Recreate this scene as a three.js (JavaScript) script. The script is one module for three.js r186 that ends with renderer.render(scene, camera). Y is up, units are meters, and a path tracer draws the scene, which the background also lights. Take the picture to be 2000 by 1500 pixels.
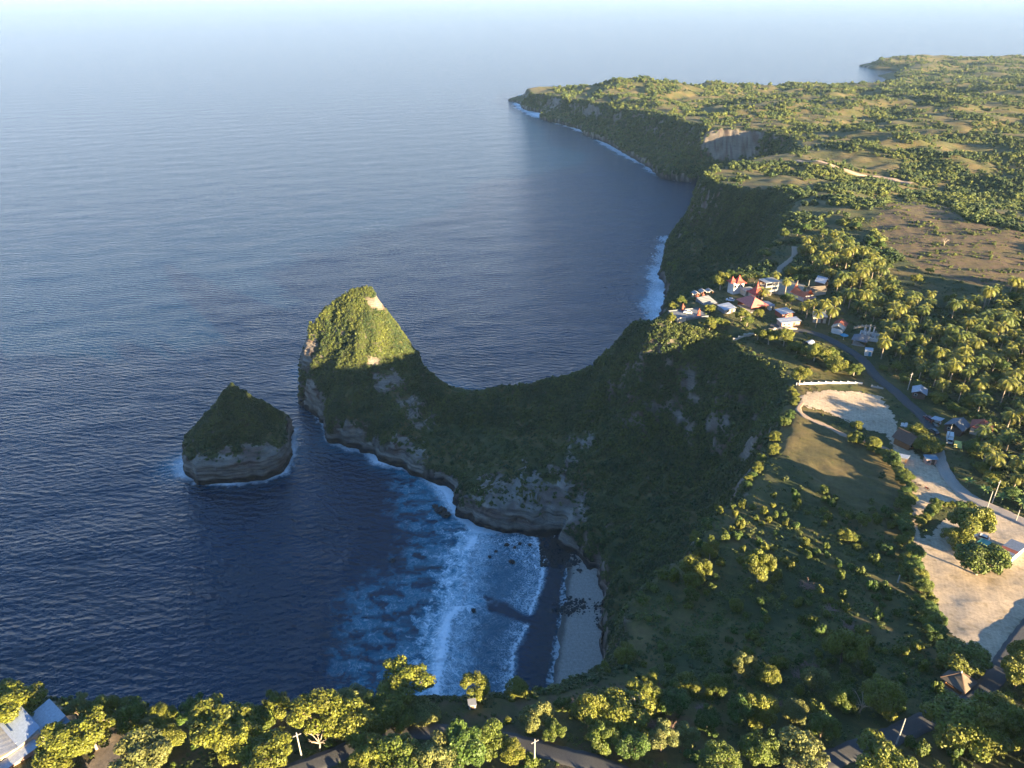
import * as THREE from 'three';
import { mergeGeometries } from 'three/addons/utils/BufferGeometryUtils.js';
import { createNoise2D, createNoise3D } from 'simplex-noise';

// ---------------------------------------------------------------- camera, sky, sun, exposure
const scene = new THREE.Scene();
const camera = new THREE.PerspectiveCamera(53.13, 4 / 3, 1, 200000);
camera.position.set(0, 250, 0);
camera.rotation.set(-THREE.MathUtils.degToRad(27.47), 0, 0);

const SUN_AZ = THREE.MathUtils.degToRad(42), SUN_EL = THREE.MathUtils.degToRad(12);
const sunDir = new THREE.Vector3(Math.sin(SUN_AZ) * Math.cos(SUN_EL), Math.sin(SUN_EL), Math.cos(SUN_AZ) * Math.cos(SUN_EL));

function makeSky() {
  const W = 512, Hh = 256, data = new Float32Array(W * Hh * 4);
  const zen = [0.10, 0.29, 0.72], mid = [0.21, 0.54, 1.14], hor = [2.12, 2.08, 2.04];
  for (let j = 0; j < Hh; j++) for (let i = 0; i < W; i++) {
    const el = ((j + 0.5) / Hh - 0.5) * Math.PI, az = ((i + 0.5) / W - 0.5) * 2 * Math.PI;
    const d = new THREE.Vector3(Math.cos(el) * Math.cos(az), Math.sin(el), Math.cos(el) * Math.sin(az));
    const s = Math.max(0, d.y), a = Math.exp(-s * 12.0), b = Math.exp(-s * 2.2);
    const c = Math.max(0, d.dot(sunDir)), glow = 0.35 * Math.pow(c, 6) + 0.9 * Math.pow(c, 60);
    const k = (j * W + i) * 4;
    for (let q = 0; q < 3; q++) {
      let v = zen[q] + (mid[q] - zen[q]) * b; v += (hor[q] - v) * a;
      v *= 1 - 0.16 * d.x;
      data[k + q] = v + glow * [1.0, 0.78, 0.5][q];
    }
    data[k + 3] = 1;
  }
  const t = new THREE.DataTexture(data, W, Hh, THREE.RGBAFormat, THREE.FloatType);
  t.mapping = THREE.EquirectangularReflectionMapping; t.magFilter = THREE.LinearFilter; t.needsUpdate = true;
  return t;
}
const skyTex = makeSky();
scene.background = skyTex;
scene.environment = skyTex;
scene.backgroundIntensity = 0.165; scene.environmentIntensity = 0.165;

const sun = new THREE.DirectionalLight(new THREE.Color().setRGB(1.0, 0.78, 0.46), 5);
sun.name = 'sun';
sun.position.copy(sunDir).multiplyScalar(900).add(new THREE.Vector3(0, 60, -300));
sun.target.position.set(0, 60, -300);
sun.castShadow = true;
sun.shadow.mapSize.set(4096, 4096);
Object.assign(sun.shadow.camera, { left: -600, right: 600, top: 600, bottom: -600, near: 1, far: 2500 });
scene.add(sun, sun.target);
scene.fog = new THREE.FogExp2(new THREE.Color(0.48, 0.73, 1.0), 0.000026);

const renderer = new THREE.WebGLRenderer({ antialias: true });
renderer.toneMapping = THREE.LinearToneMapping;
renderer.toneMappingExposure = 7.3;
renderer.shadowMap.enabled = true;

// ---------------------------------------------------------------- small tools
function rng(seed) { let s = seed >>> 0; return () => { s = (s + 0x6d2b79f5) | 0; let t = Math.imul(s ^ (s >>> 15), 1 | s); t = (t + Math.imul(t ^ (t >>> 7), 61 | t)) ^ t; return ((t ^ (t >>> 14)) >>> 0) / 4294967296; }; }
const clamp = (x, a, b) => Math.min(b, Math.max(a, x)), lerp = (a, b, t) => a + (b - a) * t;
const sstep = (a, b, x) => { const t = clamp((x - a) / (b - a), 0, 1); return t * t * (3 - 2 * t); };
const n2a = createNoise2D(rng(11)), n2b = createNoise2D(rng(23)), n2c = createNoise2D(rng(37)), n3a = createNoise3D(rng(41));
const fbm = (n, x, y, o = 4) => { let a = 1, s = 0, w = 0; for (let i = 0; i < o; i++) { s += a * n(x, y); w += a; a *= 0.5; x = x * 2.03 + 17.1; y = y * 2.03 - 9.7; } return s / w; };
const V = (x, y, z) => new THREE.Vector3(x, y, z);
const lin = (r, g, b) => new THREE.Color().setRGB(r, g, b);
const used = {};
const numbered = (n) => { const k = used[n] = (used[n] ?? -1) + 1; return k ? n + '_' + String(k).padStart(3, '0') : n; };
const shadows = (o) => { o.traverse((c) => { if (c.isMesh) { c.castShadow = true; c.receiveShadow = true; } }); return o; };
function structure(name, geo, mat, label) { const m = new THREE.Mesh(geo, mat); m.name = numbered(name); m.userData.kind = 'structure'; if (label) m.userData.label = label; shadows(m); scene.add(m); return m; }
// distance from a point to a polyline of [x, d] pairs; the place along it goes to hit
const hit = { i: 0, t: 0 };
function dline(P, x, y, closed) {
  let best = 1e18; const n = P.length;
  for (let i = 0; i < (closed ? n : n - 1); i++) {
    const a = P[i], b = P[(i + 1) % n], ex = b[0] - a[0], ey = b[1] - a[1], t = clamp(((x - a[0]) * ex + (y - a[1]) * ey) / (ex * ex + ey * ey), 0, 1);
    const dx = x - a[0] - ex * t, dy = y - a[1] - ey * t, q = dx * dx + dy * dy;
    if (q < best) { best = q; hit.i = i; hit.t = t; }
  }
  return Math.sqrt(best);
}
function inside(P, x, y) { let c = false; for (let i = 0, j = P.length - 1; i < P.length; j = i++) { const a = P[i], b = P[j]; if ((a[1] > y) !== (b[1] > y) && x < (b[0] - a[0]) * (y - a[1]) / (b[1] - a[1]) + a[0]) c = !c; } return c; }
// ---------------------------------------------------------------- terrain. Plan coordinates: x to the right, d away from the camera (z = -d); heights above the sea.
// heights of the plateau at places on it
const CTRL = [[75.9, 364.2, 99], [125.5, 376.8, 101], [167.3, 395.6, 104], [206.1, 360.7, 106], [232.1, 319.5, 110], [263.0, 450.3, 110], [266.1, 567.2, 105], [306.5, 503.5, 111], [318.5, 472.6, 113], [226.1, 626.7, 94], [243.0, 671.0, 91], [196.9, 744.3, 81],
  [172.4, 503.6, 97], [310.0, 787.6, 85], [364.8, 737.1, 84], [410.9, 645.4, 84], [547.8, 851.2, 88], [309.4, 1122.7, 70], [429.9, 1118.9, 72], [685.5, 1081.1, 78], [115.6, 283.0, 98], [135.4, 273.3, 98.5], [163.3, 246.8, 100], [194.9, 257.5, 105], [95.1, 241.6, 96.5], [114.0, 217.2, 97.5],
  [128.9, 200.8, 99], [133.8, 173.8, 101], [135.2, 151.8, 102.5], [162.0, 196.9, 102], [67.4, 204.8, 96], [42.6, 177.3, 96], [33.8, 163.4, 97], [27.9, 141.1, 99], [67.8, 176.1, 99], [81.4, 152.3, 102], [102.1, 125.3, 107], [79.9, 108.4, 112], [102.5, 104.4, 114], [43.8, 112.9, 111], [20.6, 103.6, 115],
  [9.3, 123.5, 109], [0.0, 121.2, 110], [-15.7, 118.1, 112], [-33.2, 115.9, 113], [-48.0, 113.7, 114], [-76.1, 113.1, 114], [-113.5, 120.2, 112], [-96.9, 103.3, 117], [-29.2, 95.8, 118], [105.1, 344.6, 99], [111.8, 323.3, 98], [300, 250, 113], [240, 150, 106], [190, 90, 110], [240, 30, 114],
  [130, 60, 119], [-100, 40, 126], [60, 40, 127], [0, -80, 142], [180, -70, 142], [350, -100, 120], [-350, 60, 122], [500, 400, 116], [800, 600, 112], [70, 1480, 44], [60, 1900, 28], [200, 1780, 42], [230, 1300, 62], [420, 1650, 44], [700, 1700, 44], [1000, 1500, 60],
  [600, 2050, 26], [1000, 2250, 16], [1300, 2350, 18], [1350, 2750, 22], [1250, 2840, 28], [1700, 2850, 22], [2300, 2800, 26], [1800, 2000, 60], [3500, 3000, 40], [2500, 1200, 90], [900, -300, 130], [-600, -300, 150]];
const SH2 = 14 * 14, RW = (() => {   // multiquadric interpolation through CTRL
  const n = CTRL.length, A = [];
  for (let i = 0; i < n; i++) { A.push([]); for (let j = 0; j < n; j++) A[i].push(Math.sqrt((CTRL[i][0] - CTRL[j][0]) ** 2 + (CTRL[i][1] - CTRL[j][1]) ** 2 + SH2) + (i === j ? -3 : 0)); A[i].push(CTRL[i][2] - 90); }
  for (let i = 0; i < n; i++) {
    let p = i; for (let k = i + 1; k < n; k++) if (Math.abs(A[k][i]) > Math.abs(A[p][i])) p = k;
    [A[i], A[p]] = [A[p], A[i]];
    for (let k = 0; k < n; k++) if (k !== i) { const f = A[k][i] / A[i][i]; if (f) for (let j = i; j <= n; j++) A[k][j] -= f * A[i][j]; }
  }
  return A.map((r, i) => r[n] / r[i]);
})();
function plateau(x, d) { let s = 90; for (let i = 0; i < CTRL.length; i++) { const a = x - CTRL[i][0], b = d - CTRL[i][1]; s += RW[i] * Math.sqrt(a * a + b * b + SH2); } return s; }

// foot of the cliffs, closed round the land
const COAST = [[-1500, 130], [-400, 160], [-120, 172], [-60, 165], [-20, 166], [8, 180], [26, 200], [35, 225], [44, 250], [42, 270], [33, 292], [26, 312], [8, 316], [-18, 315], [-30, 330], [-37, 350], [-50, 366], [-60, 375], [-80, 381], [-88, 392], [-97, 396], [-112, 408], [-124, 432], [-141, 458], [-146, 476], [-142, 498],
  [-118, 522], [-88, 516], [-62, 488], [-42, 466], [-28, 458], [0, 452], [40, 448], [84, 470], [112, 540], [126, 626], [140, 700], [158, 760], [164, 790], [176, 832], [230, 880], [300, 950], [312, 1050], [284, 1096], [228, 1142], [212, 1220], [186, 1330], [160, 1458], [112, 1600], [48, 1738], [16, 1850], [6, 2000], [30, 2086],
  [150, 2070], [290, 2000], [390, 1975], [510, 2085], [790, 2130], [900, 2160], [1010, 2260], [1090, 2400], [1140, 2530], [1240, 2680], [1190, 2800], [1200, 2860], [1400, 3040], [1900, 3060], [2600, 3250], [5000, 3400], [5000, -1500], [-1500, -1500]];
// edge of the flat land above
const RIM = [[-1500, 90], [-400, 118], [-113.5, 120.2], [-87.9, 115.1], [-64.8, 111.8], [-33.2, 115.9], [-15.7, 118.1], [0, 121.2], [9.3, 123.5], [19.6, 131.4], [27.9, 141.1], [31.1, 151.8], [34.5, 163.4], [43.4, 177.3], [53.7, 186.7], [67.4, 204.8], [78.9, 216.3], [95.1, 241.6], [105.3, 259.5], [115.3, 280.8], [119.8, 299.6], [111.8, 323.3], [104.8, 343.4], [91, 351], [76, 364], [88, 382], [114, 406], [146, 440], [172, 496], [205, 560], [236, 630], [238, 668], [196, 742], [196, 790], [215, 830], [270, 870], [345, 930], [370, 1050], [330, 1110], [290, 1150], [270, 1240], [255, 1340], [215, 1470], [150, 1620], [95, 1750], [50, 1860], [36, 2000], [62, 2050], [155, 2030], [290, 1955], [395, 1935], [515, 2045], [795, 2090], [920, 2125], [1050, 2260], [1135, 2400], [1190, 2520], [1300, 2680], [1240, 2800], [1260, 2840], [1420, 3000], [1900, 3020], [2600, 3200], [5000, 3350], [5000, -1500], [-1500, -1500]];
// crest of the peninsula, with heights
const RIDGE = [[76, 366, 97], [68.6, 380, 91], [57.1, 390, 72.3], [44.1, 396, 56.7], [29.9, 400, 48], [15.2, 404, 41.6], [0, 408, 37.1], [-25, 414, 28], [-38, 420, 27.5], [-50, 428, 33], [-64.4, 436, 41.4], [-73, 446, 53], [-85, 454, 68], [-90.5, 458, 81.5], [-101, 461, 78], [-119.5, 465, 65], [-134, 467, 48]];
const STACK = { foot: [[-190, 368], [-177, 360], [-159, 358], [-142, 362], [-131, 370], [-131, 390], [-138, 418], [-164, 434], [-190, 422], [-196, 392]], ridge: [[-165, 393, 43.5], [-165, 400, 42]] };
function ridgeHeight(R, x, d) { let s = 0, w = 0; for (let i = 0; i < R.length - 1; i++) for (let k = 0; k < 4; k++) { const t = k / 4, a = lerp(R[i][0], R[i + 1][0], t) - x, b = lerp(R[i][1], R[i + 1][1], t) - d, q = 1 / ((a * a + b * b + 2) ** 2); s += q * lerp(R[i][2], R[i + 1][2], t); w += q; } return s / w; }
// terraced fields: [x, d, radius, spacing in height]
const TERR = [[268, 480, 62, 0.8]];
// [x, d, height, radius]
const HILLS = [[288, 1810, 26, 120], [470, 1960, 12, 90], [700, 2060, 10, 80], [395, 1860, -12, 60], [590, 2030, -8, 60], [150, 1800, -8, 70], [240, 1500, 14, 90], [430, 1350, 12, 120], [700, 1400, 14, 160], [1100, 1700, 16, 200], [500, 1000, 10, 90], [820, 1150, 12, 120]];
// [x, d, radius of the field, x and d of the arcs' centre, width, height]
const STEPS = [[124, 322, 24, 158, 352, 4.6, 0.75], [112, 212, 26, 146, 236, 6.0, 0.8], [84, 182, 22, 140, 200, 5.5, 0.6]];
const cliffShape = (t) => 0.13 * sstep(0, 0.08, t) + 0.45 * Math.pow(t, 1.05) + 0.42 * sstep(0.62, 1, t) * (0.5 + 0.5 * t);
const domeShape = (t) => 0.20 * sstep(0, 0.08, t) + 0.80 * (1 - Math.pow(1 - t, 1.08));
function warp(x, d, far) {
  const k = 1 + far * 3;
  const wx = 5.5 * k * n2a(x / 46 / k, d / 46 / k) + 2.4 * n2b(x / 15, d / 15) + 0.5 * n2c(x / 5.3, d / 5.3);
  const wd = 5.5 * k * n2b(x / 46 / k + 40, d / 46 / k) + 2.4 * n2c(x / 15 + 9, d / 15) + 0.5 * n2a(x / 5.3 + 7, d / 5.3);
  return [wx, wd];
}
function stackHeight(x, d) {
  const [a, b] = warp(x, d, 0), X = x + a * 0.4, Y = d + b * 0.4, dc = dline(STACK.foot, X, Y, true);
  if (!inside(STACK.foot, X, Y)) return -dc * 2.2;
  const dr = dline(STACK.ridge, X, Y), t = dc / (dc + dr);
  let h = ridgeHeight(STACK.ridge, X, Y) * (0.27 * sstep(0, 0.06, t) + 0.73 * Math.pow(t, 1.3)) + 0.8 * n2b(x / 6, d / 6) * sstep(0.1, 0.3, t);
  const b2 = h / 2.1 + 0.4 * n2a(x / 20, d / 20), q = b2 - Math.floor(b2); h = lerp(h, h + (sstep(0.3, 0.9, q) - q) * 2.1, 0.75 * (1 - sstep(13, 19, h)));
  return h;
}
function landHeight(x, d) {
  const far = sstep(500, 1500, d), [a, b] = warp(x, d, far);
  let X = x + a, Y = d + b;
  const dc = dline(COAST, X, Y, true);
  if (!inside(COAST, X, Y)) return -dc * 1.4;
  const rl = clamp(1, 0, 1), xr = x + a * 0.45, yr = d + b * 0.45, inRim = inside(RIM, xr, yr);
  let hp = plateau(x, d);
  let far2 = 0; if (d > 900) for (const [hx, hd, hh, hr] of HILLS) far2 += hh * Math.exp(-((x - hx) ** 2 + (d - hd) ** 2) / (hr * hr));
  const hill = far2 + (sstep(560, 1000, d) * 12 * fbm(n2a, x / 240 + 3, d / 300, 3) + sstep(420, 700, d) * 5 * fbm(n2b, x / 90, d / 90, 3)) * rl;
  if (inRim) {
    const edge = dline(RIM, xr, yr, true);
    hp += (0.22 * n2b(x / 23, d / 23) + 0.08 * n2c(x / 6, d / 6)) * sstep(0, 10, edge) + hill * sstep(0, 60, edge);
    for (const [tx, td, r, st] of TERR) {
      const q = Math.hypot(x - tx, d - td) / r;
      if (q < 1.25) { const g = hp / st, f = g - Math.floor(g), s = (Math.floor(g) + sstep(0.62, 0.98, f)) * st; hp = lerp(hp, s, (td > 400 ? 0.4 : 0.85) * (1 - sstep(0.8, 1.25, q))); }
    }
    for (const [tx, td, r, cx, cd, w, a] of STEPS) {      // banks of the terraced fields, in arcs round a point
      const q = Math.hypot(x - tx, d - td) / r; if (q > 1.2) continue;
      const g = (Math.hypot(x - cx, d - cd) + 2.2 * n2a(x / 14, d / 14)) / w, f = g - Math.floor(g); hp += a * (f < 0.72 ? f / 0.72 : (1 - f) / 0.28) * (1 - sstep(0.7, 1.2, q)) * sstep(1, 8, edge);
    }
    return hp - 1.2 * (1 - sstep(0, 5, edge));
  }
  const dp = dline(RIM, xr, yr, true);
  let h, t;
  if (x < 110 && d > 300 && d < 560) {     // the peninsula
    const dr = dline(RIDGE, xr, yr), w1 = 1 / (dp * dp + 1), w2 = 1 / (dr * dr + 1), top = (hp * w1 + ridgeHeight(RIDGE, xr, yr) * w2) / (w1 + w2), dm = Math.min(dp, dr);
    t = dc / (dc + dm);
    const s = sstep(-40, -75, x); h = top * lerp(cliffShape(t), domeShape(t), s);
  } else { t = dc / (dc + dp); h = (hp + hill * 0) * cliffShape(t) - 1.2 * t; }
  // strata and gullies
  h += (1.3 * n2c(x / 8, d / 8) + 0.6 * n2a(x / 3.4, d / 3.4)) * sstep(0, 0.15, t) * (1 - sstep(0.8, 1, t));
  return h;
}
// one grid of lines, fine near the cove and wider far away
function lines(from, to, fine0, fine1, step, grow) {
  const a = [fine0]; while (a[a.length - 1] < fine1) a.push(a[a.length - 1] + step);
  let s = step; while (a[a.length - 1] < to) { s = Math.max(step, (a[a.length - 1] - fine1) * grow + step); a.push(a[a.length - 1] + s); }
  const b = []; let p = fine0; while (p > from) { s = Math.max(step, (fine0 - p) * grow * 1.6 + step); p -= s; b.unshift(p); }
  return Float64Array.from([...b, ...a]);
}
const GX = lines(-1300, 4600, -190, 330, 1.7, 0.016), GD = lines(-1200, 3400, 92, 520, 1.7, 0.0062), NX = GX.length, ND = GD.length;
const GH = new Float32Array(NX * ND);
for (let j = 0; j < ND; j++) for (let i = 0; i < NX; i++) GH[j * NX + i] = landHeight(GX[i], GD[j]);
const find = (A, v) => { let a = 0, b = A.length - 1; while (b - a > 1) { const m = (a + b) >> 1; if (A[m] > v) b = m; else a = m; } return a; };
function ground(x, d) {   // height of the built mesh
  const i = find(GX, x), j = find(GD, d), u = (x - GX[i]) / (GX[i + 1] - GX[i]), v = (d - GD[j]) / (GD[j + 1] - GD[j]), k = j * NX + i;
  const a = GH[k], b = GH[k + 1], c = GH[k + NX], e = GH[k + NX + 1];
  return u + v < 1 ? a + (b - a) * u + (c - a) * v : e + (c - e) * (1 - u) + (b - e) * (1 - v);
}
function slope(x, d, e = 2) { const a = (ground(x + e, d) - ground(x - e, d)) / (2 * e), b = (ground(x, d + e) - ground(x, d - e)) / (2 * e); return [a, b, Math.hypot(a, b)]; }
// ---------------------------------------------------------------- textures of what surfaces are made of
function dataTex(N, f, srgb, M = N) {   // f(u, v) in 0..1 -> [r, g, b] in 0..1
  const a = new Uint8Array(N * M * 4);
  for (let j = 0; j < M; j++) for (let i = 0; i < N; i++) { const c = f((i + 0.5) / N, (j + 0.5) / M), k = (j * N + i) * 4; a[k] = clamp(c[0], 0, 1) * 255; a[k + 1] = clamp(c[1], 0, 1) * 255; a[k + 2] = clamp(c[2], 0, 1) * 255; a[k + 3] = 255; }
  const t = new THREE.DataTexture(a, N, M); t.wrapS = t.wrapT = THREE.RepeatWrapping; t.magFilter = THREE.LinearFilter; t.minFilter = THREE.LinearMipmapLinearFilter; t.generateMipmaps = true;
  if (srgb) t.colorSpace = THREE.SRGBColorSpace; t.needsUpdate = true; return t;
}
const n3t = createNoise3D(rng(77));
// noise that repeats over 0..1 with the given frequency (blend of two shifted copies)
const tile = (u, v, f, s = 0) => { const w = (a) => sstep(0, 1, a), a = n3t(u * f, v * f, s), b = n3t((u - 1) * f, v * f, s), c = n3t(u * f, (v - 1) * f, s), d = n3t((u - 1) * f, (v - 1) * f, s); return lerp(lerp(a, b, w(u)), lerp(c, d, w(u)), w(v)); };
const grainTex = dataTex(512, (u, v) => { const q = 0.78 + 0.16 * tile(u, v, 5) + 0.16 * tile(u, v, 19, 3) + 0.14 * tile(u, v, 70, 5); return [q, q, q]; });
const grainBump = dataTex(512, (u, v) => { const q = 0.5 + 0.25 * tile(u, v, 24, 1) + 0.25 * tile(u, v, 80, 2); return [q, q, q]; });
const rockTex = dataTex(1024, (u, v) => {    // layered limestone: beds, cracks, stains
  const w = v + 0.025 * tile(u, v, 4, 1) + 0.006 * tile(u, v, 22, 2), bed = 0.5 + 0.5 * tile(0.31, w, 34, 7) + 0.28 * tile(u * 0.35, w, 90, 9), crack = sstep(0.10, 0.0, Math.abs(tile(u, v * 0.4, 16, 4))), st = sstep(0.1, 0.7, tile(u, v, 5, 8));
  const q = 0.52 + 0.34 * clamp(bed, -0.5, 1.2) + 0.12 * tile(u, v, 60, 11) - 0.07 * crack - 0.10 * st; return [q, q * 0.99, q * 0.97];
});
const rockBump = dataTex(1024, (u, v) => { const w = v + 0.025 * tile(u, v, 4, 1) + 0.006 * tile(u, v, 22, 2), bed = tile(0.31, w, 34, 7) + 0.5 * tile(u * 0.35, w, 90, 9), crack = sstep(0.10, 0.0, Math.abs(tile(u, v * 0.4, 16, 4))), q = 0.5 + 0.32 * bed - 0.1 * crack + 0.12 * tile(u, v, 40, 3); return [q, q, q]; });
const uvTex = (t, k) => { const c = t.clone(); c.repeat.set(k, k); c.needsUpdate = true; return c; };

const spline = (P, step) => { const c = new THREE.CatmullRomCurve3(P.map((p) => V(p[0], 0, p[1])), false, 'centripetal'), n = Math.ceil(c.getLength() / step); return c.getSpacedPoints(n).map((p) => [p.x, p.z]); };
// ---------------------------------------------------------------- terrain mesh: flat land and cliff faces
const inPoly = (P) => { let a = 1e9, b = -1e9, c = 1e9, e = -1e9; for (const p of P) { a = Math.min(a, p[0]); b = Math.max(b, p[0]); c = Math.min(c, p[1]); e = Math.max(e, p[1]); } return (x, d) => x >= a && x <= b && d >= c && d <= e && inside(P, x, d); };
const inGrove = inPoly([[177, 457], [206, 487], [207, 424], [203, 390], [205, 360], [228, 354], [262, 370], [330, 330], [240, 160], [166, 205], [161, 226], [178, 261], [169, 280], [168, 307], [173, 341], [170, 373], [171, 414]]);
const FIELD = [[322, 640], [347, 645], [300, 500], [330, 455], [268, 377], [247, 381], [238, 394], [230, 418], [232, 451], [243, 511]], inField = inPoly(FIELD);
const inFieldL = inPoly([[108, 268], [121, 260], [133, 242], [135, 222], [126, 201], [113, 201], [106, 218], [100, 239]]);
// bare rock on the cliffs: [x, d, height, radius]
const ROCKS = [[8, 322, 12, 26], [24, 318, 14, 14], [-10, 320, 8, 14], [92, 345, 72, 7], [98, 340, 66, 8], [88, 340, 56, 6], [97, 330, 54, 9], [104, 318, 62, 9], [96, 255, 66, 13], [90, 246, 52, 13], [84, 238, 40, 12], [106, 280, 72, 8], [-76, 425, 30, 9], [-63, 412, 20, 8], [-86, 432, 41, 4], [-56, 402, 14, 8], [36, 352, 34, 9], [30, 346, 28, 6], [-96, 402, 6, 11], [-62, 379, 5, 13], [-84, 457, 72, 7], [-138, 464, 34, 11], [-128, 440, 12, 12],
  [172, 770, 40, 9], [170, 758, 22, 6], [184, 748, 60, 7], [300, 1120, 55, 30], [325, 1112, 60, 26], [285, 1105, 40, 18], [60, 1745, 20, 40], [150, 1600, 28, 16], [-158, 360, 20, 9], [-148, 362, 14, 10], [-165, 361, 26, 6], [-138, 368, 12, 8], [-172, 362, 10, 7], [-155, 364, 30, 5], [60, 165, 50, 8], [44, 205, 52, 7], [66, 222, 40, 10]];
function rocky(x, d, h, s, fine = 1) {
  let m = 0; for (const [rx, rd, rh, r] of ROCKS) { const q = Math.hypot(x - rx, d - rd, (h - rh) * 1.15) / r; if (q < 1.7) m = Math.max(m, 1.5 - q); }
  m += 0.45 * n3a(x / 9, h / 5, d / 9) + 0.3 * fine * n3a(x / 3.5, h / 2.2, d / 3.5);
  if (x < -128 && d < 420) m += 0.9 * (1 - sstep(9, 14, h)); if (s > 0.9) m += 0.75 * (1 - sstep(3.5, 9 + 3 * n2a(x / 30, d / 30), h));
  if (d < 900) m += 0.4 * sstep(1.8, 3.4, s); else m += 0.35 * sstep(0.8, 1.6, s);
  const k = sstep(1000, 1900, d); m += k * 0.45 * (n3a(x / 60, h / 25, d / 60) + 0.3);
  return m;      // above 0.55: rock
}
const isRock = (x, d, h, s) => s > 0.75 && rocky(x, d, h, s) > 0.55;
const C = { grass: [0.135, 0.118, 0.028], dry: [0.19, 0.135, 0.046], green: [0.055, 0.075, 0.016], soil: [0.17, 0.105, 0.058], rock: [0.40, 0.335, 0.27], wet: [0.045, 0.034, 0.03], litter: [0.07, 0.062, 0.026] };
const mix3 = (a, b, t) => [lerp(a[0], b[0], t), lerp(a[1], b[1], t), lerp(a[2], b[2], t)];
function groundColor(x, d, h, s) {
  const n = fbm(n2a, x / 34, d / 34, 4), m = fbm(n2b, x / 9, d / 9, 3), f = n2c(x / 2.6, d / 2.6);
  let c = mix3(C.grass, C.green, sstep(-0.25, 0.5, n + 0.35 * m)); c = mix3(c, C.dry, 0.8 * sstep(0.05, 0.55, -n + 0.5 * m));
  if (d > 480) c = mix3(c, n > 0 ? C.grass : C.dry, 0.55 * sstep(480, 700, d));
  if (inFieldL(x, d)) c = mix3(c, C.dry, 0.55 + 0.3 * m);
  if (inField(x, d)) c = mix3(C.soil, C.dry, sstep(-0.4, 0.5, m + 0.4 * f)), c = mix3(c, C.grass, 0.5 * sstep(0.1, 0.6, n));
  if (d < 128 && x < 40) c = mix3(c, C.soil, 0.75 * sstep(-0.1, 0.5, m + 0.4 * n));
  if (inGrove(x, d)) c = mix3(c, C.litter, 0.6);
  const k = 0.88 + 0.2 * f; c = [c[0] * k, c[1] * k, c[2] * k];
  if (s > 0.7) {
    const r = rocky(x, d, h, s, 0.15), q = 0.85 + 0.2 * n3a(x / 30, h / 4, d / 30), rock = mix3(C.rock, [0.24, 0.155, 0.115], sstep(0, 0.7, n3a(x / 18, h / 9, d / 18 + 5)));
    c = mix3(mix3(C.litter, C.green, 0.6), [rock[0] * q, rock[1] * q, rock[2] * q], sstep(0.30, 0.5, r));
    c = mix3(c, C.wet, 1 - sstep(3.0, 4.6, h + 1.4 * n2a(x / 7, d / 7)));
  }
  return c;
}
function landMesh(X, D, Hh, Nx, Nd, hAt, nameFlat, nameSteep, lift) {
  const pos = new Float32Array(Nx * Nd * 3), col = new Float32Array(Nx * Nd * 3), uv = new Float32Array(Nx * Nd * 2), uv2 = new Float32Array(Nx * Nd * 2), flat = [], steep = [], use = new Uint8Array(Nx * Nd);
  for (let j = 0; j < Nd - 1; j++) for (let i = 0; i < Nx - 1; i++) {
    const k = j * Nx + i, a = Hh[k], b = Hh[k + 1], c = Hh[k + Nx], e = Hh[k + Nx + 1]; if (Math.max(a, b, c, e) < -1.5) continue;
    const s = Math.hypot((b - a + e - c) / 2 / (X[i + 1] - X[i]), (c - a + e - b) / 2 / (D[j + 1] - D[j]));
    (s > 0.8 ? steep : flat).push(k, k + 1, k + Nx, k + 1, k + Nx + 1, k + Nx); use[k] = use[k + 1] = use[k + Nx] = use[k + Nx + 1] = 1;
  }
  for (let j = 0; j < Nd; j++) for (let i = 0; i < Nx; i++) {
    const k = j * Nx + i, x = X[i], d = D[j], h = Hh[k]; pos.set([x, h, -d], k * 3);
    uv.set([x / 9, d / 9], k * 2); uv2.set([(x - d) / 26, h / 26], k * 2);
    if (!use[k]) continue;
    const i0 = Math.max(0, i - 1), i1 = Math.min(Nx - 1, i + 1), j0 = Math.max(0, j - 1), j1 = Math.min(Nd - 1, j + 1);
    const s = Math.hypot((Hh[j * Nx + i1] - Hh[j * Nx + i0]) / (X[i1] - X[i0]), (Hh[j1 * Nx + i] - Hh[j0 * Nx + i]) / (D[j1] - D[j0]));
    col.set(groundColor(x, d, h, s), k * 3);
  }
  const all = new THREE.BufferGeometry(); all.setAttribute('position', new THREE.BufferAttribute(pos, 3)); all.setIndex([...[]].concat(flat, steep)); all.computeVertexNormals();
  const make = (idx, uvs) => {   // keep only the vertices in use
    const map = new Int32Array(Nx * Nd).fill(-1), P = [], N = [], K = [], U = [], I = [], nn = all.attributes.normal.array; let c = 0;
    for (const k of idx) { if (map[k] < 0) { map[k] = c++; P.push(pos[k * 3], pos[k * 3 + 1], pos[k * 3 + 2]); N.push(nn[k * 3], nn[k * 3 + 1], nn[k * 3 + 2]); K.push(col[k * 3], col[k * 3 + 1], col[k * 3 + 2]); U.push(uvs[k * 2], uvs[k * 2 + 1]); } I.push(map[k]); }
    const g = new THREE.BufferGeometry(); g.setAttribute('position', new THREE.Float32BufferAttribute(P, 3)); g.setAttribute('normal', new THREE.Float32BufferAttribute(N, 3)); g.setAttribute('color', new THREE.Float32BufferAttribute(K, 3)); g.setAttribute('uv', new THREE.Float32BufferAttribute(U, 2)); g.setIndex(I); return g;
  };
  if (flat.length) structure(nameFlat, make(flat, uv), matGround);
  if (steep.length) structure(nameSteep, make(steep, uv2), matCliff);
}
const matGround = new THREE.MeshStandardMaterial({ vertexColors: true, roughness: 0.95, map: grainTex, bumpMap: grainBump, bumpScale: 0.25 });
const matCliff = new THREE.MeshStandardMaterial({ vertexColors: true, roughness: 0.9, map: rockTex, bumpMap: rockBump, bumpScale: 1.1 });
landMesh(GX, GD, GH, NX, ND, null, 'terrain', 'cliff');
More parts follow.
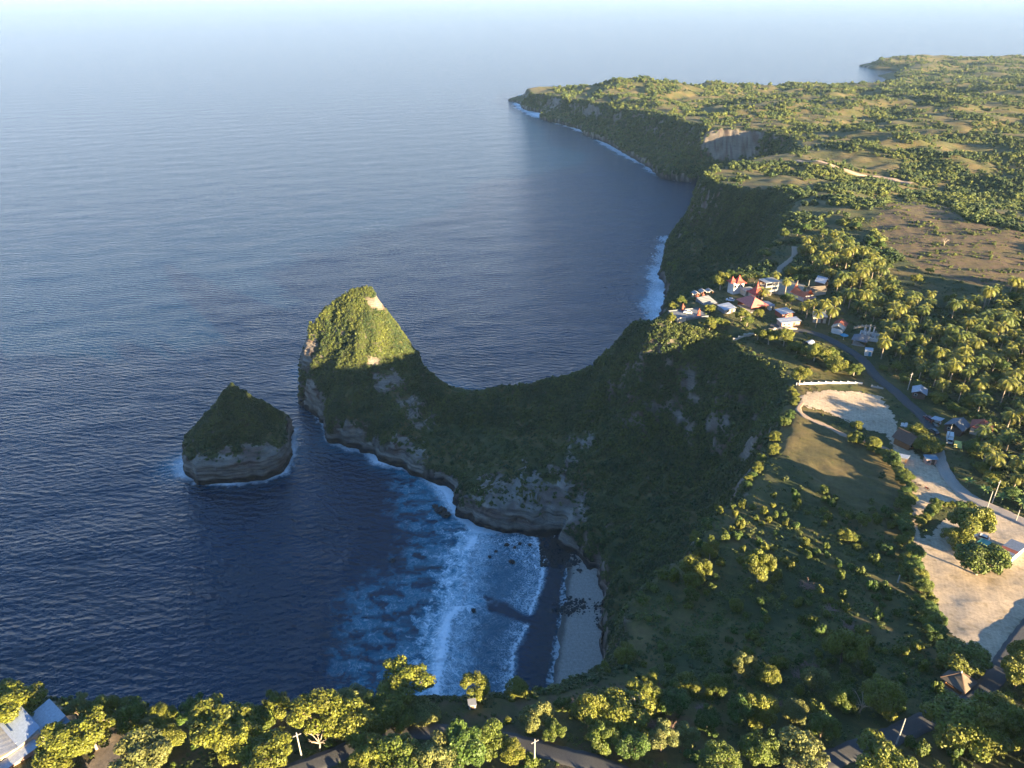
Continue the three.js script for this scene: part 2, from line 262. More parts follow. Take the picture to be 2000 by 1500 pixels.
// the islet, on a finer grid of its own
const SX = Float64Array.from({ length: 161 }, (_, i) => -208 + i * 0.55), SD = Float64Array.from({ length: 171 }, (_, i) => 349 + i * 0.55), SHt = new Float32Array(161 * 171);
for (let j = 0; j < 171; j++) for (let i = 0; i < 161; i++) SHt[j * 161 + i] = stackHeight(SX[i], SD[j]);
{
  const keep = groundColor; landMesh(SX, SD, SHt, 161, 171, null, 'islet', 'islet_cliff');
}
// sand of the cove, a sloping sheet that runs under the water and into the foot of the cliff
const sandLine = [[27.8, 292], [24.2, 270.3], [22.3, 254.2], [19.1, 236.5], [15.7, 219], [12.8, 203], [4, 186], [-6, 172]];
const seaEdge = (x, d) => { const q = dline(sandLine, x, d); const a = sandLine[hit.i], b = sandLine[hit.i + 1]; return ((b[0] - a[0]) * (d - a[1]) - (b[1] - a[1]) * (x - a[0])) > 0 ? q : -q; };
{
  const P = [], U = [], I = [], K = [], nx = 90, nd = 150;
  for (let j = 0; j <= nd; j++) for (let i = 0; i <= nx; i++) {
    const x = -26 + i * 0.9, d = 168 + j * 0.95, e = seaEdge(x, d), n = fbm(n2b, x / 8, d / 8, 3);
    P.push(x, (e > 0 ? 0.085 * e : 0.11 * e) + 0.12 * n, -d); U.push(x / 5, d / 5);
    const wet = sstep(3.2, 0.8, e + 0.6 * n), k = 0.92 + 0.12 * n2c(x / 2, d / 2); K.push(...mix3([0.44 * k, 0.37 * k, 0.31 * k], [0.12, 0.105, 0.09], wet));
  }
  for (let j = 0; j < nd; j++) for (let i = 0; i < nx; i++) { const k = j * (nx + 1) + i; I.push(k, k + 1, k + nx + 1, k + 1, k + nx + 2, k + nx + 1); }
  const g = new THREE.BufferGeometry(); g.setAttribute('position', new THREE.Float32BufferAttribute(P, 3)); g.setAttribute('uv', new THREE.Float32BufferAttribute(U, 2)); g.setAttribute('color', new THREE.Float32BufferAttribute(K, 3)); g.setIndex(I); g.computeVertexNormals();
  structure('beach', g, new THREE.MeshStandardMaterial({ vertexColors: true, roughness: 0.95, map: grainTex, bumpMap: grainBump, bumpScale: 0.08 }), 'pale sand beach at the foot of the shaded cliff');
}

// layered rock at the foot of the cliffs: a skin of beds laid on the iso-lines of the slope, wherever the cliff is bare
function rockSkin(name, P, closed, top, hAt, parent) {
  const S = spline(closed ? [...P, P[0]] : P, 0.9), n = S.length, dh = 0.55, rows = Math.floor((top + 2.2) / dh), pos = [], uv = [], col = [], ok = [], idx = []; let len = 0;
  const nrm = S.map((p, i) => { let a = S[Math.max(0, i - 6)], b = S[Math.min(n - 1, i + 6)]; const l = Math.hypot(b[0] - a[0], b[1] - a[1]); return [(b[1] - a[1]) / l, -(b[0] - a[0]) / l]; });
  const sgn = hAt(S[n >> 1][0] + nrm[n >> 1][0] * 6, S[n >> 1][1] + nrm[n >> 1][1] * 6) > hAt(S[n >> 1][0] - nrm[n >> 1][0] * 6, S[n >> 1][1] - nrm[n >> 1][1] * 6) ? 1 : -1;
  S.forEach((p, i) => {
    if (i) len += 0.9; const nx = nrm[i][0] * sgn, nd = nrm[i][1] * sgn, at = new Float32Array(rows).fill(NaN); let r = 0, prev = -99, s0 = -12;
    for (let s = -12; s < 44 && r < rows; s += 0.3) { const h = hAt(p[0] + nx * s, p[1] + nd * s); while (r < rows && h >= -2.2 + r * dh) { const need = -2.2 + r * dh, f = h > prev ? clamp((need - prev) / (h - prev), 0, 1) : 1; at[r] = prev < -50 ? s : s - 0.3 + 0.3 * f; r++; } prev = Math.max(prev, h); }
    for (let k = 0; k < rows; k++) {
      const h = -2.2 + k * dh, good = Number.isFinite(at[k]), s = good ? at[k] : at[Math.max(0, r - 1)] || 0, bed = 0.55 * n3a(len / 30, h / 1.5, 3.1) + 0.35 * n3a(len / 12, h / 0.7, 8.2) + 0.5 * n3a(len / 7, h / 6, 1.7) + 0.2 * n3a(len / 2, h / 1.2, 5.5), cut = h < 2.6 ? -0.9 * sstep(2.6, 0.6, h) : 0;
      const out = 0.75 + bed + cut, x = p[0] + nx * (s - out), d = p[1] + nd * (s - out); pos.push(x, h + 0.12 * n3a(len / 4, h, 2), -d); uv.push(len / 26, h / 26);
      const X = p[0] + nx * s, D = p[1] + nd * s, q = 0.78 + 0.3 * n3a(len / 40, h / 1.8, 4.4) + 0.12 * n3a(len / 6, h / 3, 9), base = mix3(C.rock, [0.27, 0.185, 0.145], sstep(0, 0.7, n3a(X / 22, h / 7, D / 22 + 5)));
      col.push(...mix3([base[0] * q, base[1] * q, base[2] * q], C.wet, 1 - sstep(2.6, 4.2, h + 1.0 * n2a(len / 9, 4)))); ok.push(good && rocky(X, D, h, 2.2, 0.5) > 0.5);
    }
  });
  for (let i = 0; i < n - 1; i++) for (let k = 0; k < rows - 1; k++) { const a = i * rows + k, b = a + rows; if (!(ok[a] && ok[b] && ok[a + 1] && ok[b + 1])) continue; const j = Math.hypot(pos[a * 3] - pos[b * 3], pos[a * 3 + 2] - pos[b * 3 + 2]); if (j > 5) continue; idx.push(a, b, a + 1, b, b + 1, a + 1); }
  const g = new THREE.BufferGeometry(); g.setAttribute('position', new THREE.Float32BufferAttribute(pos, 3)); g.setAttribute('uv', new THREE.Float32BufferAttribute(uv, 2)); g.setAttribute('color', new THREE.Float32BufferAttribute(col, 3)); g.setIndex(idx); g.computeVertexNormals();
  const m = matCliff.clone(); m.side = THREE.DoubleSide; m.bumpScale = 0.5; structure(name, g, m);
}
rockSkin('rock_face', COAST.slice(3, 32), false, 42, ground); rockSkin('islet_rock_face', STACK.foot, true, 24, (x, d) => { const i = find(SX, clamp(x, -207, -121)), j = find(SD, clamp(d, 350, 442)), u = clamp((x - SX[i]) / 0.55, 0, 1), v = clamp((d - SD[j]) / 0.55, 0, 1), k = j * 161 + i; return lerp(lerp(SHt[k], SHt[k + 1], u), lerp(SHt[k + 161], SHt[k + 162], u), v); });
// ---------------------------------------------------------------- roads and bare earth, laid over the ground
const ROAD1 = spline([[128, 351], [136.4, 345.6], [147, 336.8], [152.4, 325], [156.3, 311.3], [156.2, 294], [157.9, 283], [159.3, 272], [160.4, 261], [158.5, 248.8], [155.6, 238.6]], 1.5);
const ROAD4 = spline([[155.6, 238.6], [151.9, 228.3], [149.7, 215.5], [150.8, 205.7], [155, 198.6], [159.5, 191], [168, 181], [192, 163]], 1.5);
const ROAD2 = spline([[172, 182], [148.2, 159.6], [130, 143.6], [122.3, 136.6], [113.1, 127.8], [103, 119.2], [95.2, 114.7], [86.4, 110.6], [78.5, 106.7], [71.4, 103.8], [64.9, 100.9], [56.3, 97.1], [48.3, 93.9], [30, 89]], 1.5);
const ROAD3 = spline([[30, 89], [23, 93.5], [17.6, 96.6], [11.9, 98.6], [6.1, 101], [0, 103.1], [-6.2, 104.3], [-12.4, 105.3], [-20.8, 105.7], [-26.7, 104.2], [-31.2, 101], [-35.5, 97.8], [-38.9, 95.9], [-48, 92], [-70, 88]], 1.5);
const VPATH = spline([[137, 388], [140.1, 401.5], [147.9, 413.4], [158.7, 434.1], [173.7, 456.4], [182, 480]], 1.5);
const LANE = spline([[119, 276], [115.8, 270.6], [116.9, 264.5], [121.9, 258.6], [128, 248.7], [133.8, 244.2], [139.5, 237]], 1.2);
const FARROAD = spline([[300, 830], [303, 812], [312, 800], [326, 778], [340, 768], [356, 766], [370, 752], [380, 735]], 4);
const TRACKS = [[ROAD1, 2.1], [ROAD4, 2.1], [ROAD2, 2.2], [ROAD3, 2.0], [VPATH, 1.7], [LANE, 1.1], [FARROAD, 3.2]];
const LOT = [[119.8, 281], [124.7, 284.4], [133.4, 284.8], [145.1, 282.3], [151.3, 277.3], [150.7, 263.6], [147.8, 252.4], [143.5, 249.2], [137.4, 252.8], [131.1, 261.9], [123.9, 270.2], [118, 273.4]];
const APRON = [[142.3, 251], [148, 251.8], [146.3, 238], [146, 231], [150.7, 225.1], [149.4, 213.9], [151, 202.4], [160, 191.5], [176, 176], [152, 162], [132.7, 146.5], [118.6, 132.7], [109, 124.6], [108.5, 131], [111.3, 138.6], [113, 150.4], [115.8, 163.4], [120.8, 179.5], [124.2, 193], [128.8, 201.2], [134, 212.5], [138.6, 225], [140, 236.9]];
const ISLAND = [[126, 190], [128, 195.5], [133.5, 200.4], [141.8, 203.9], [147.8, 203], [149.4, 198.4], [146, 196.6], [141.2, 199.5], [135.5, 194.6], [129.2, 188.3], [125.5, 187]];
const VYARD = [[139, 391], [146, 410], [156.1, 413], [161, 400], [156, 389], [147, 387]];
const YARD = [[-105, 114.5], [-99.5, 115.6], [-92, 111], [-86, 104.6], [-84, 98], [-91, 98], [-101, 102], [-108, 109.6]];
const BARE = [[-82.3, 103.5], [-79, 106], [-72.5, 103.7], [-70.5, 94], [-80.3, 94]];
const inLot = inPoly(LOT), inApron = inPoly(APRON), inIsland = inPoly(ISLAND), inVyard = inPoly(VYARD), inYard = inPoly(YARD), inBare = inPoly(BARE);
const onTrack = (x, d, pad) => TRACKS.some(([P, w]) => dline(P, x, d) < w + pad);
function ribbon(name, P, half, mat, lift, skirt, wob = 0.25) {
  const pos = [], uv = [], idx = [], M = 7; let len = 0;
  P.forEach((p, i) => {
    const a = P[Math.max(0, i - 1)], b = P[Math.min(P.length - 1, i + 1)], l = Math.hypot(b[0] - a[0], b[1] - a[1]), tx = (b[0] - a[0]) / l, td = (b[1] - a[1]) / l; if (i) len += Math.hypot(p[0] - P[i - 1][0], p[1] - P[i - 1][1]);
    const hw = half + wob * n2a(len / 4, 3), ys = []; let top = -1e9;
    for (let k = -2; k <= 2; k++) top = Math.max(top, ground(p[0] + td * half * k / 2, p[1] - tx * half * k / 2));
    for (let k = 0; k < M; k++) { const s = [-1.04, -1, -0.5, 0, 0.5, 1, 1.04][k], x = p[0] + td * hw * s, d = p[1] - tx * hw * s, g = ground(x, d), e = k === 0 || k === M - 1; pos.push(x, e ? Math.min(g, top) - skirt : lerp(g, top, 0.75) + lift + 0.03 * (1 - s * s), -d); uv.push(s * half / 3, len / 3); }
    if (i) for (let k = 0; k < M - 1; k++) { const q = i * M + k; idx.push(q, q + 1, q - M, q + 1, q - M + 1, q - M); }
  });
  const g = new THREE.BufferGeometry(); g.setAttribute('position', new THREE.Float32BufferAttribute(pos, 3)); g.setAttribute('uv', new THREE.Float32BufferAttribute(uv, 2)); g.setIndex(idx); g.computeVertexNormals();
  return structure(name, g, mat);
}
function patch(name, P, cell, lift, rag, color, mat, hole) {
  const test = inPoly(P), X = P.map((p) => p[0]), Y = P.map((p) => p[1]), x0 = Math.min(...X) - 2, x1 = Math.max(...X) + 2, d0 = Math.min(...Y) - 2, d1 = Math.max(...Y) + 2, nx = Math.ceil((x1 - x0) / cell), nd = Math.ceil((d1 - d0) / cell), id = new Map(), pos = [], uv = [], col = [], idx = [];
  const vert = (i, j) => { const k = j * (nx + 1) + i; if (!id.has(k)) { const x = x0 + i * cell, d = d0 + j * cell, c = color(x, d); id.set(k, pos.length / 3); pos.push(x, ground(x, d) + lift, -d); uv.push(x / 6, d / 6); col.push(...c); } return id.get(k); };
  const ok = (x, d) => { const a = rag * (n2a(x / 4, d / 4) + 0.6 * n2b(x / 1.3, d / 1.3)), b = rag * (n2c(x / 4, d / 4) + 0.6 * n2a(x / 1.3 + 5, d / 1.3)); return test(x + a, d + b) && !(hole && hole(x + a, d + b)); };
  for (let j = 0; j < nd; j++) for (let i = 0; i < nx; i++) {
    const x = x0 + i * cell, d = d0 + j * cell, t1 = ok(x + cell / 3, d + cell / 3), t2 = ok(x + cell * 2 / 3, d + cell * 2 / 3);
    if (t1) idx.push(vert(i, j), vert(i + 1, j), vert(i, j + 1)); if (t2) idx.push(vert(i + 1, j), vert(i + 1, j + 1), vert(i, j + 1));
  }
  const g = new THREE.BufferGeometry(); g.setAttribute('position', new THREE.Float32BufferAttribute(pos, 3)); g.setAttribute('uv', new THREE.Float32BufferAttribute(uv, 2)); g.setAttribute('color', new THREE.Float32BufferAttribute(col, 3)); g.setIndex(idx); g.computeVertexNormals();
  return structure(name, g, mat);
}
const asphaltTex = dataTex(512, (u, v) => { const q = 0.72 + 0.12 * tile(u, v, 6, 21) + 0.12 * tile(u, v, 90, 22) + 0.10 * tile(u, v, 30, 23); return [q, q, q * 0.98]; });
const matAsphalt = new THREE.MeshStandardMaterial({ color: lin(0.085, 0.082, 0.082), map: asphaltTex, roughness: 0.9, bumpMap: grainBump, bumpScale: 0.02 });
const matConcrete = new THREE.MeshStandardMaterial({ color: lin(0.44, 0.36, 0.30), map: asphaltTex, roughness: 0.9 });
const matEarth = new THREE.MeshStandardMaterial({ vertexColors: true, map: grainTex, roughness: 0.95, bumpMap: grainBump, bumpScale: 0.1 });
const matTrack = new THREE.MeshStandardMaterial({ color: lin(0.42, 0.30, 0.21), map: grainTex, roughness: 0.95, bumpMap: grainBump, bumpScale: 0.1 });
const earthColor = (k0) => (x, d) => { const n = fbm(n2a, x / 16, d / 16, 3), m = fbm(n2c, x / 3, d / 3, 3), tr = 1 - Math.abs(n2b((x * 0.75 + d * 0.66) / 5.5, (x - d) / 60)), k = k0 * (1 + 0.16 * n + 0.16 * m + 0.12 * Math.pow(tr, 8)); return mix3([0.55 * k, 0.42 * k, 0.285 * k], C.dry, 0.55 * sstep(0.25, 0.7, m - 0.4 * n)); };
ribbon('road', ROAD1, 2.1, matAsphalt, 0.16, 0.4); ribbon('road', ROAD4, 2.1, matConcrete, 0.17, 0.4); ribbon('road', ROAD2, 2.2, matAsphalt, 0.20, 0.4); ribbon('road', ROAD3, 2.0, matAsphalt, 0.16, 0.4);
ribbon('footpath', VPATH, 1.7, matTrack, 0.12, 0.3, 0.5); ribbon('footpath', LANE, 1.0, matTrack, 0.12, 0.3, 0.4); ribbon('road', FARROAD, 3.2, matTrack, 0.5, 0.8, 0.6);
patch('dirt_ground', LOT, 0.36, 0.10, 1.0, earthColor(1.0), matEarth); patch('dirt_ground', APRON, 0.42, 0.09, 0.8, earthColor(1.0), matEarth, inIsland);
patch('dirt_ground', VYARD, 0.6, 0.10, 0.8, earthColor(0.85), matEarth); patch('dirt_ground', YARD, 0.5, 0.09, 0.9, earthColor(0.5), matEarth); patch('dirt_ground', BARE, 0.5, 0.09, 0.9, earthColor(0.62), matEarth);
// ---------------------------------------------------------------- sea
const waveTex = (N, K, kMin, kMax, seed, dir, spread) => {   // repeats over one tile; a sum of waves with whole numbers of crests
  const R = rng(seed), W = [], h = new Float32Array(N * N);
  while (W.length < K) {
    const k = kMin * Math.pow(kMax / kMin, R()), a = dir + (R() + R() + R() - 1.5) * spread, kx = Math.round(k * Math.cos(a)), ky = Math.round(k * Math.sin(a)); if (!kx && !ky) continue;
    W.push([kx, ky, R() * 6.283, Math.pow(Math.hypot(kx, ky), -1.05)]);
  }
  const T = new Float32Array(4096); for (let i = 0; i < 4096; i++) T[i] = Math.sin(i / 4096 * 6.283185);
  for (const [kx, ky, p, a] of W) for (let j = 0; j < N; j++) { let q = (p / 6.283185 + ky * j / N) * 4096 + 4096 * 8192; const s = kx / N * 4096; for (let i = 0; i < N; i++, q += s) { const v = T[(q | 0) & 4095]; h[j * N + i] += a * (v + 0.35 * v * v); } }
  let m = 0, s = 0; for (const v of h) m += v; m /= h.length; for (const v of h) s += (v - m) ** 2; s = Math.sqrt(s / h.length);
  return { h, N, m, s };
};
const rip = waveTex(1024, 130, 9, 200, 5, 1.32, 1.15), big = waveTex(1024, 80, 4, 60, 9, 1.6, 1.2);
const ripTex = (() => { const a = new Uint8Array(rip.N * rip.N * 4); for (let i = 0; i < rip.N * rip.N; i++) { const v = clamp(0.5 + (rip.h[i] - rip.m) / rip.s / 7, 0, 1) * 255; a[i * 4] = a[i * 4 + 1] = a[i * 4 + 2] = v; a[i * 4 + 3] = 255; } const t = new THREE.DataTexture(a, rip.N, rip.N); t.wrapS = t.wrapT = THREE.RepeatWrapping; t.magFilter = THREE.LinearFilter; t.needsUpdate = true; return t; })();
const bigN = (() => {
  const N = big.N, a = new Uint8Array(N * N * 4), at = (i, j) => big.h[((j + N) % N) * N + (i + N) % N] / big.s, k = 0.42;   // metres of height over metres per pixel
  for (let j = 0; j < N; j++) for (let i = 0; i < N; i++) { const gx = (at(i + 1, j) - at(i - 1, j)) * k, gy = (at(i, j + 1) - at(i, j - 1)) * k, l = Math.hypot(gx, gy, 1), q = (j * N + i) * 4; a[q] = (0.5 - gx / l / 2) * 255; a[q + 1] = (0.5 - gy / l / 2) * 255; a[q + 2] = (0.5 + 0.5 / l) * 255; a[q + 3] = 255; }
  const t = new THREE.DataTexture(a, N, N); t.wrapS = t.wrapT = THREE.RepeatWrapping; t.magFilter = THREE.LinearFilter; t.needsUpdate = true; return t;
})();
const BREAK = [[-18.2, 309.1], [-21.4, 295.4], [-22.9, 277.2], [-23.3, 263.7], [-22, 261.1], [-26.8, 254.2], [-27.7, 239.3], [-28.2, 225.5], [-28.6, 205]];
const WASH = [[-59, 368.8], [-42.7, 351.2], [-29.8, 328.1], [-16.9, 309.1], [-21.2, 291.6], [-22.6, 263.7], [-26.7, 252.7], [-27.5, 216.5], [-27.2, 190], [-60, 190], [-68.7, 263.7], [-62.1, 273.7], [-51.7, 267], [-47.7, 287.9], [-44.8, 315.2], [-55.9, 337.1]];
const SWASHA = [[-16.9, 309.1], [10.4, 313], [16, 293.5], [12.7, 273.7], [8, 258.3], [-4.7, 267.7], [-22.7, 273.7]], EDGEA = [[10.4, 313], [16, 293.5], [12.7, 273.7], [8, 258.3]];
const SWASHB = [[-22.4, 261.1], [-9.2, 257.3], [6.3, 250.5], [0.4, 236.5], [-0.4, 220.3], [-2, 195], [-27.2, 195], [-28, 239.3]], EDGEB = [[6.3, 250.5], [0.4, 236.5], [-0.4, 220.3], [-3, 195]];
const SWELL = [[-72, 330], [-77.6, 307.1], [-82.5, 257.3], [-84.7, 228.2], [-86.7, 190]];
const sideOf = (P, x, d) => { const q = dline(P, x, d), a = P[hit.i], b = P[hit.i + 1]; return ((b[0] - a[0]) * (d - a[1]) - (b[1] - a[1]) * (x - a[0])) > 0 ? q : -q; };   // positive on the land side
function seaHeight(x, d) {
  const away = Math.max(d - 545, 186 - d, -222 - x, x - 70, 0);     // the grid widens from here on, and can carry only longer waves
  let y = 0.22 * n2a(x / 31 + d / 90, d / 19) * sstep(150, 20, away) + 0.10 * n2b(x / 13, d / 9) * sstep(60, 5, away) + 0.28 * n2c(x / 85, d / 60) * sstep(600, 150, away);
  if (x > -130 && x < 60 && d > 185 && d < 345) {
    y *= 0.55; const w = sideOf(BREAK, x, d), k = sstep(190, 215, d) * (1 - sstep(300, 312, d)) * (0.8 + 0.4 * n2b(d / 9, 2));
    y += 1.5 * k * (w < 0 ? Math.exp(-w * w / 26) : Math.exp(-w * w / 2.6));
    const s = sideOf(SWELL, x, d); y += 0.7 * Math.exp(-s * s / 40) * sstep(340, 300, d);
  }
  return y;
}
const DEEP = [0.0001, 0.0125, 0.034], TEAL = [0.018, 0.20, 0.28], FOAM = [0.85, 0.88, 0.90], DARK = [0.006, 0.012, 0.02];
// lacy foam: cells whose walls are white, drawn out by the wind
const lace = (x, d, s) => { const wx = x + 2.4 * n2a(x / 5, d / 5), wd = d + 2.4 * n2b(x / 5, d / 5), a = 1 - Math.abs(n2c(wx / s, wd / s)), b = 1 - Math.abs(n2a(wx / s * 2.3 + 7, wd / s * 2.3)); return Math.pow(a, 7) * 0.85 + Math.pow(b, 7) * 0.55; };
const coastD = (x, d) => { let q = dline(COAST, x, d, true); if (inside(COAST, x, d)) q = -q; const r = dline(STACK.foot, x, d, true); return Math.min(q, inside(STACK.foot, x, d) ? -r : r); };
function shoreFoam(x, d, q) {     // [white, teal]
  const n = fbm(n2a, x / 17, d / 17, 3), m = fbm(n2b, x / 5, d / 5, 3);
  let e = 0.5 + 0.6 * n2c(x / 40, d / 40), reach = 3.2 + 2.2 * n;
  const at = (X, Y, r) => Math.exp(-((x - X) ** 2 + (d - Y) ** 2) / (r * r));
  const spots = at(-199, 376, 13) + at(-160, 508, 20) + 0.8 * at(-36, 474, 20) + 0.7 * at(-48, 348, 16) + 0.5 * at(-105, 402, 18) + 0.5 * at(-70, 382, 16) + 0.9 * at(134, 640, 34) + 0.8 * at(150, 715, 30) + 0.8 * at(40, 1690, 60) + 1.0 * at(150, 1400, 55) + 1.0 * at(195, 1300, 45) + 1.0 * at(226, 1180, 40);
  reach += 9 * spots * (0.6 + 0.8 * m); if (d > 500) reach += 5 + 9 * clamp(e, 0, 1);
  const w = sstep(1.1, 0.1, q / Math.max(0.6, reach) + 0.55 * m) * (0.35 + 0.65 * clamp(e + spots, 0, 1)), ring = sstep(1.6, 0.3, q + 0.9 * m) * 0.8;
  const teal = clamp(0.9 * spots * sstep(34, 0, q) + 0.25 * sstep(14, 0, q), 0, 1);
  return [clamp(Math.max(w * (0.4 + 0.8 * lace(x, d, 3.2)), ring * clamp(e + 0.3, 0, 1)), 0, 1), teal];
}
function waterColor(x, d) {
  const q = coastD(x, d), slick = 1 + 0.16 * n2b(x / 90, d / 45) + 0.06 * n2c(x / 21, d / 13);
  let c = [DEEP[0] * slick, DEEP[1] * slick, DEEP[2] * slick], white = 0;
  if (q < 70) { const [w, t] = shoreFoam(x, d, q); c = mix3(c, TEAL, 0.55 * t); white = w; }
  if (x > -110 && x < 60 && d > 180 && d < 390) {
    const m = fbm(n2a, x / 9, d / 9, 4), near = (P, r) => { const k = dline(P, x, d, true); return inside(P, x, d) ? 1 : sstep(r, 0, k + r * 0.5 * m); };
    const wash = near(WASH, 16), a = near(SWASHA, 3), b = near(SWASHB, 3), br = sideOf(BREAK, x, d), rag = 1.6 * n2b(x / 2.2, d / 2.2) + 0.8 * n2c(x / 0.9, d / 0.9);
    const age = sstep(-3, -20, br + 9 * m);                      // foam left behind the wave thins out to sea
    const gap = sstep(-0.15, 0.55, fbm(n2c, x / 15 + 0.4 * m, d / 11, 4) + 0.1) * age;
    c = mix3(c, TEAL, wash * clamp(0.95 - 0.6 * gap - 0.35 * age, 0, 1));
    white = Math.max(white, wash * clamp((lace(x, d, 5.2) * (1.3 - 0.95 * age) + 0.5 * lace(x, d, 1.9) * (1 - age) + 0.22 * (1 - age) - 0.5 * gap) * (0.75 + 0.5 * m), 0, 1));
    if (d < 262 || d > 300) white = Math.max(white, wash * sstep(-7.5 - 2 * m, -1.5, br + rag * 0.6) * sstep(1.6, -0.3, br + rag) * 0.95);
    const la = lace(x, d, 3.4) + 0.4 * lace(x, d, 1.2);
    const ea = dline(EDGEA, x, d), eb = dline(EDGEB, x, d);
    c = mix3(c, mix3(TEAL, DEEP, 0.45), 0.7 * Math.max(a, b * 0.8));
    white = Math.max(white, a * clamp(la * (0.25 + 0.9 * sstep(18, 0, ea) + 0.5 * sstep(285, 305, d)) * (0.8 + 0.7 * m), 0, 1), b * clamp(la * (0.3 + 0.9 * sstep(9, 0, eb)) * (0.75 + 0.9 * m), 0, 1), sstep(1.3, 0.1, ea + 0.5 * rag) * 0.8, sstep(1.1, 0.1, eb + 0.5 * rag) * 0.75);
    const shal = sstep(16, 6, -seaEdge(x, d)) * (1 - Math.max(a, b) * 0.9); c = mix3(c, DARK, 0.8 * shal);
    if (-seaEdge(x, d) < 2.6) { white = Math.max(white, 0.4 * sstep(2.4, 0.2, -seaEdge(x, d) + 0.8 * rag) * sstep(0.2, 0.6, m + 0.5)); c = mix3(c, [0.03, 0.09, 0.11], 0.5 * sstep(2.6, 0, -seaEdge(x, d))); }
  }
  return [c, clamp(white, 0, 1)];
}
function seaMap(N, x0, x1, d0, d1) {
  const a = new Uint8Array(N * N * 4), r = new Uint8Array(N * N * 4), enc = (v) => 255 * Math.pow(clamp(v, 0, 1), 1 / 2.2), M = N;
  for (let j = 0; j < M; j++) for (let i = 0; i < N; i++) {
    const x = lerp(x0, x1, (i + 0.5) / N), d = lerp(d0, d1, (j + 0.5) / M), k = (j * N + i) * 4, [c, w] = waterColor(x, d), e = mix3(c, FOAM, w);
    for (let q = 0; q < 3; q++) { const v = e[q]; a[k + q] = 255 * (v <= 0.0031308 ? v * 12.92 : 1.055 * Math.pow(v, 1 / 2.4) - 0.055); } a[k + 3] = 255;
    r[k] = r[k + 1] = r[k + 2] = 255 * (0.16 + 0.6 * w); r[k + 3] = 255;
  }
  const make = (b, s) => { const t = new THREE.DataTexture(b, N, N); t.magFilter = THREE.LinearFilter; if (s) t.colorSpace = THREE.SRGBColorSpace; t.channel = 1; t.needsUpdate = true; return t; };
  return [make(a, true), make(r, false)];
}
const ripM = (k) => uvTex(ripTex, k);
const ZONES = [[-222, 70, 186, 545, 1536], [-60, 400, 545, 2150, 1024]];
const SEAX = lines(-42000, 42000, -222, 70, 2.0, 0.03), SEAD = lines(-400, 42000, 186, 545, 2.0, 0.03);
{
  const add = (A, v) => { const B = Array.from(A); let i = 0; while (B[i] < v) i++; if (Math.abs(B[i] - v) > 0.01 && Math.abs((B[i - 1] ?? 1e9) - v) > 0.01) B.splice(i, 0, v); return B; };
  let X = Array.from(SEAX), D = Array.from(SEAD); for (const z of ZONES) { X = add(X, z[0]); X = add(X, z[1]); D = add(D, z[2]); D = add(D, z[3]); }
  const nx = X.length, nd = D.length, P = new Float32Array(nx * nd * 3), N = new Float32Array(nx * nd * 3);
  for (let j = 0; j < nd; j++) for (let i = 0; i < nx; i++) { const x = X[i], d = D[j], k = (j * nx + i) * 3, damp = sstep(9000, 1200, Math.hypot(x, d)); P[k] = x; P[k + 1] = seaHeight(x, d) * damp; P[k + 2] = -d; const e = 0.8, a = (seaHeight(x + e, d) - seaHeight(x - e, d)) / 2 / e * damp, b = (seaHeight(x, d + e) - seaHeight(x, d - e)) / 2 / e * damp, l = Math.hypot(a, b, 1); N[k] = -a / l; N[k + 1] = 1 / l; N[k + 2] = b / l; }
  const parts = [[], [], []];
  for (let j = 0; j < nd - 1; j++) for (let i = 0; i < nx - 1; i++) {
    const x = (X[i] + X[i + 1]) / 2, d = (D[j] + D[j + 1]) / 2; let z = 2; ZONES.forEach((q, n) => { if (x > q[0] && x < q[1] && d > q[2] && d < q[3]) z = n; });
    const k = j * nx + i; parts[z].push(k, k + 1, k + nx, k + 1, k + nx + 1, k + nx);
  }
  parts.forEach((idx, z) => {
    const map = new Map(), p = [], n = [], u = [], u1 = [], I = [];
    for (const k of idx) { let m = map.get(k); if (m === undefined) { m = p.length / 3; map.set(k, m); const x = P[k * 3], d = -P[k * 3 + 2]; p.push(x, P[k * 3 + 1], -d); n.push(N[k * 3], N[k * 3 + 1], N[k * 3 + 2]); u.push(x / 100, d / 100); if (z < 2) u1.push((x - ZONES[z][0]) / (ZONES[z][1] - ZONES[z][0]), (d - ZONES[z][2]) / (ZONES[z][3] - ZONES[z][2])); } I.push(m); }
    const g = new THREE.BufferGeometry(); g.setAttribute('position', new THREE.Float32BufferAttribute(p, 3)); g.setAttribute('normal', new THREE.Float32BufferAttribute(n, 3)); g.setAttribute('uv', new THREE.Float32BufferAttribute(u, 2)); if (z < 2) g.setAttribute('uv1', new THREE.Float32BufferAttribute(u1, 2)); g.setIndex(I);
    const m = new THREE.MeshPhysicalMaterial({ ior: 1.46, roughness: 1, bumpMap: ripM(1 / 0.61), bumpScale: 0.85, normalMap: uvTex(bigN, 1 / 3.07), normalScale: new THREE.Vector2(0.75, 0.75) });
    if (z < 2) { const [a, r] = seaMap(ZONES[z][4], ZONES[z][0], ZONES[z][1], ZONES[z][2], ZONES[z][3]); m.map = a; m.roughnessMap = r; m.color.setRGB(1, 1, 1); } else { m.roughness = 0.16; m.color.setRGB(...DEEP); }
    structure(['cove_water', 'coastal_water', 'sea'][z], g, m);
  });
}
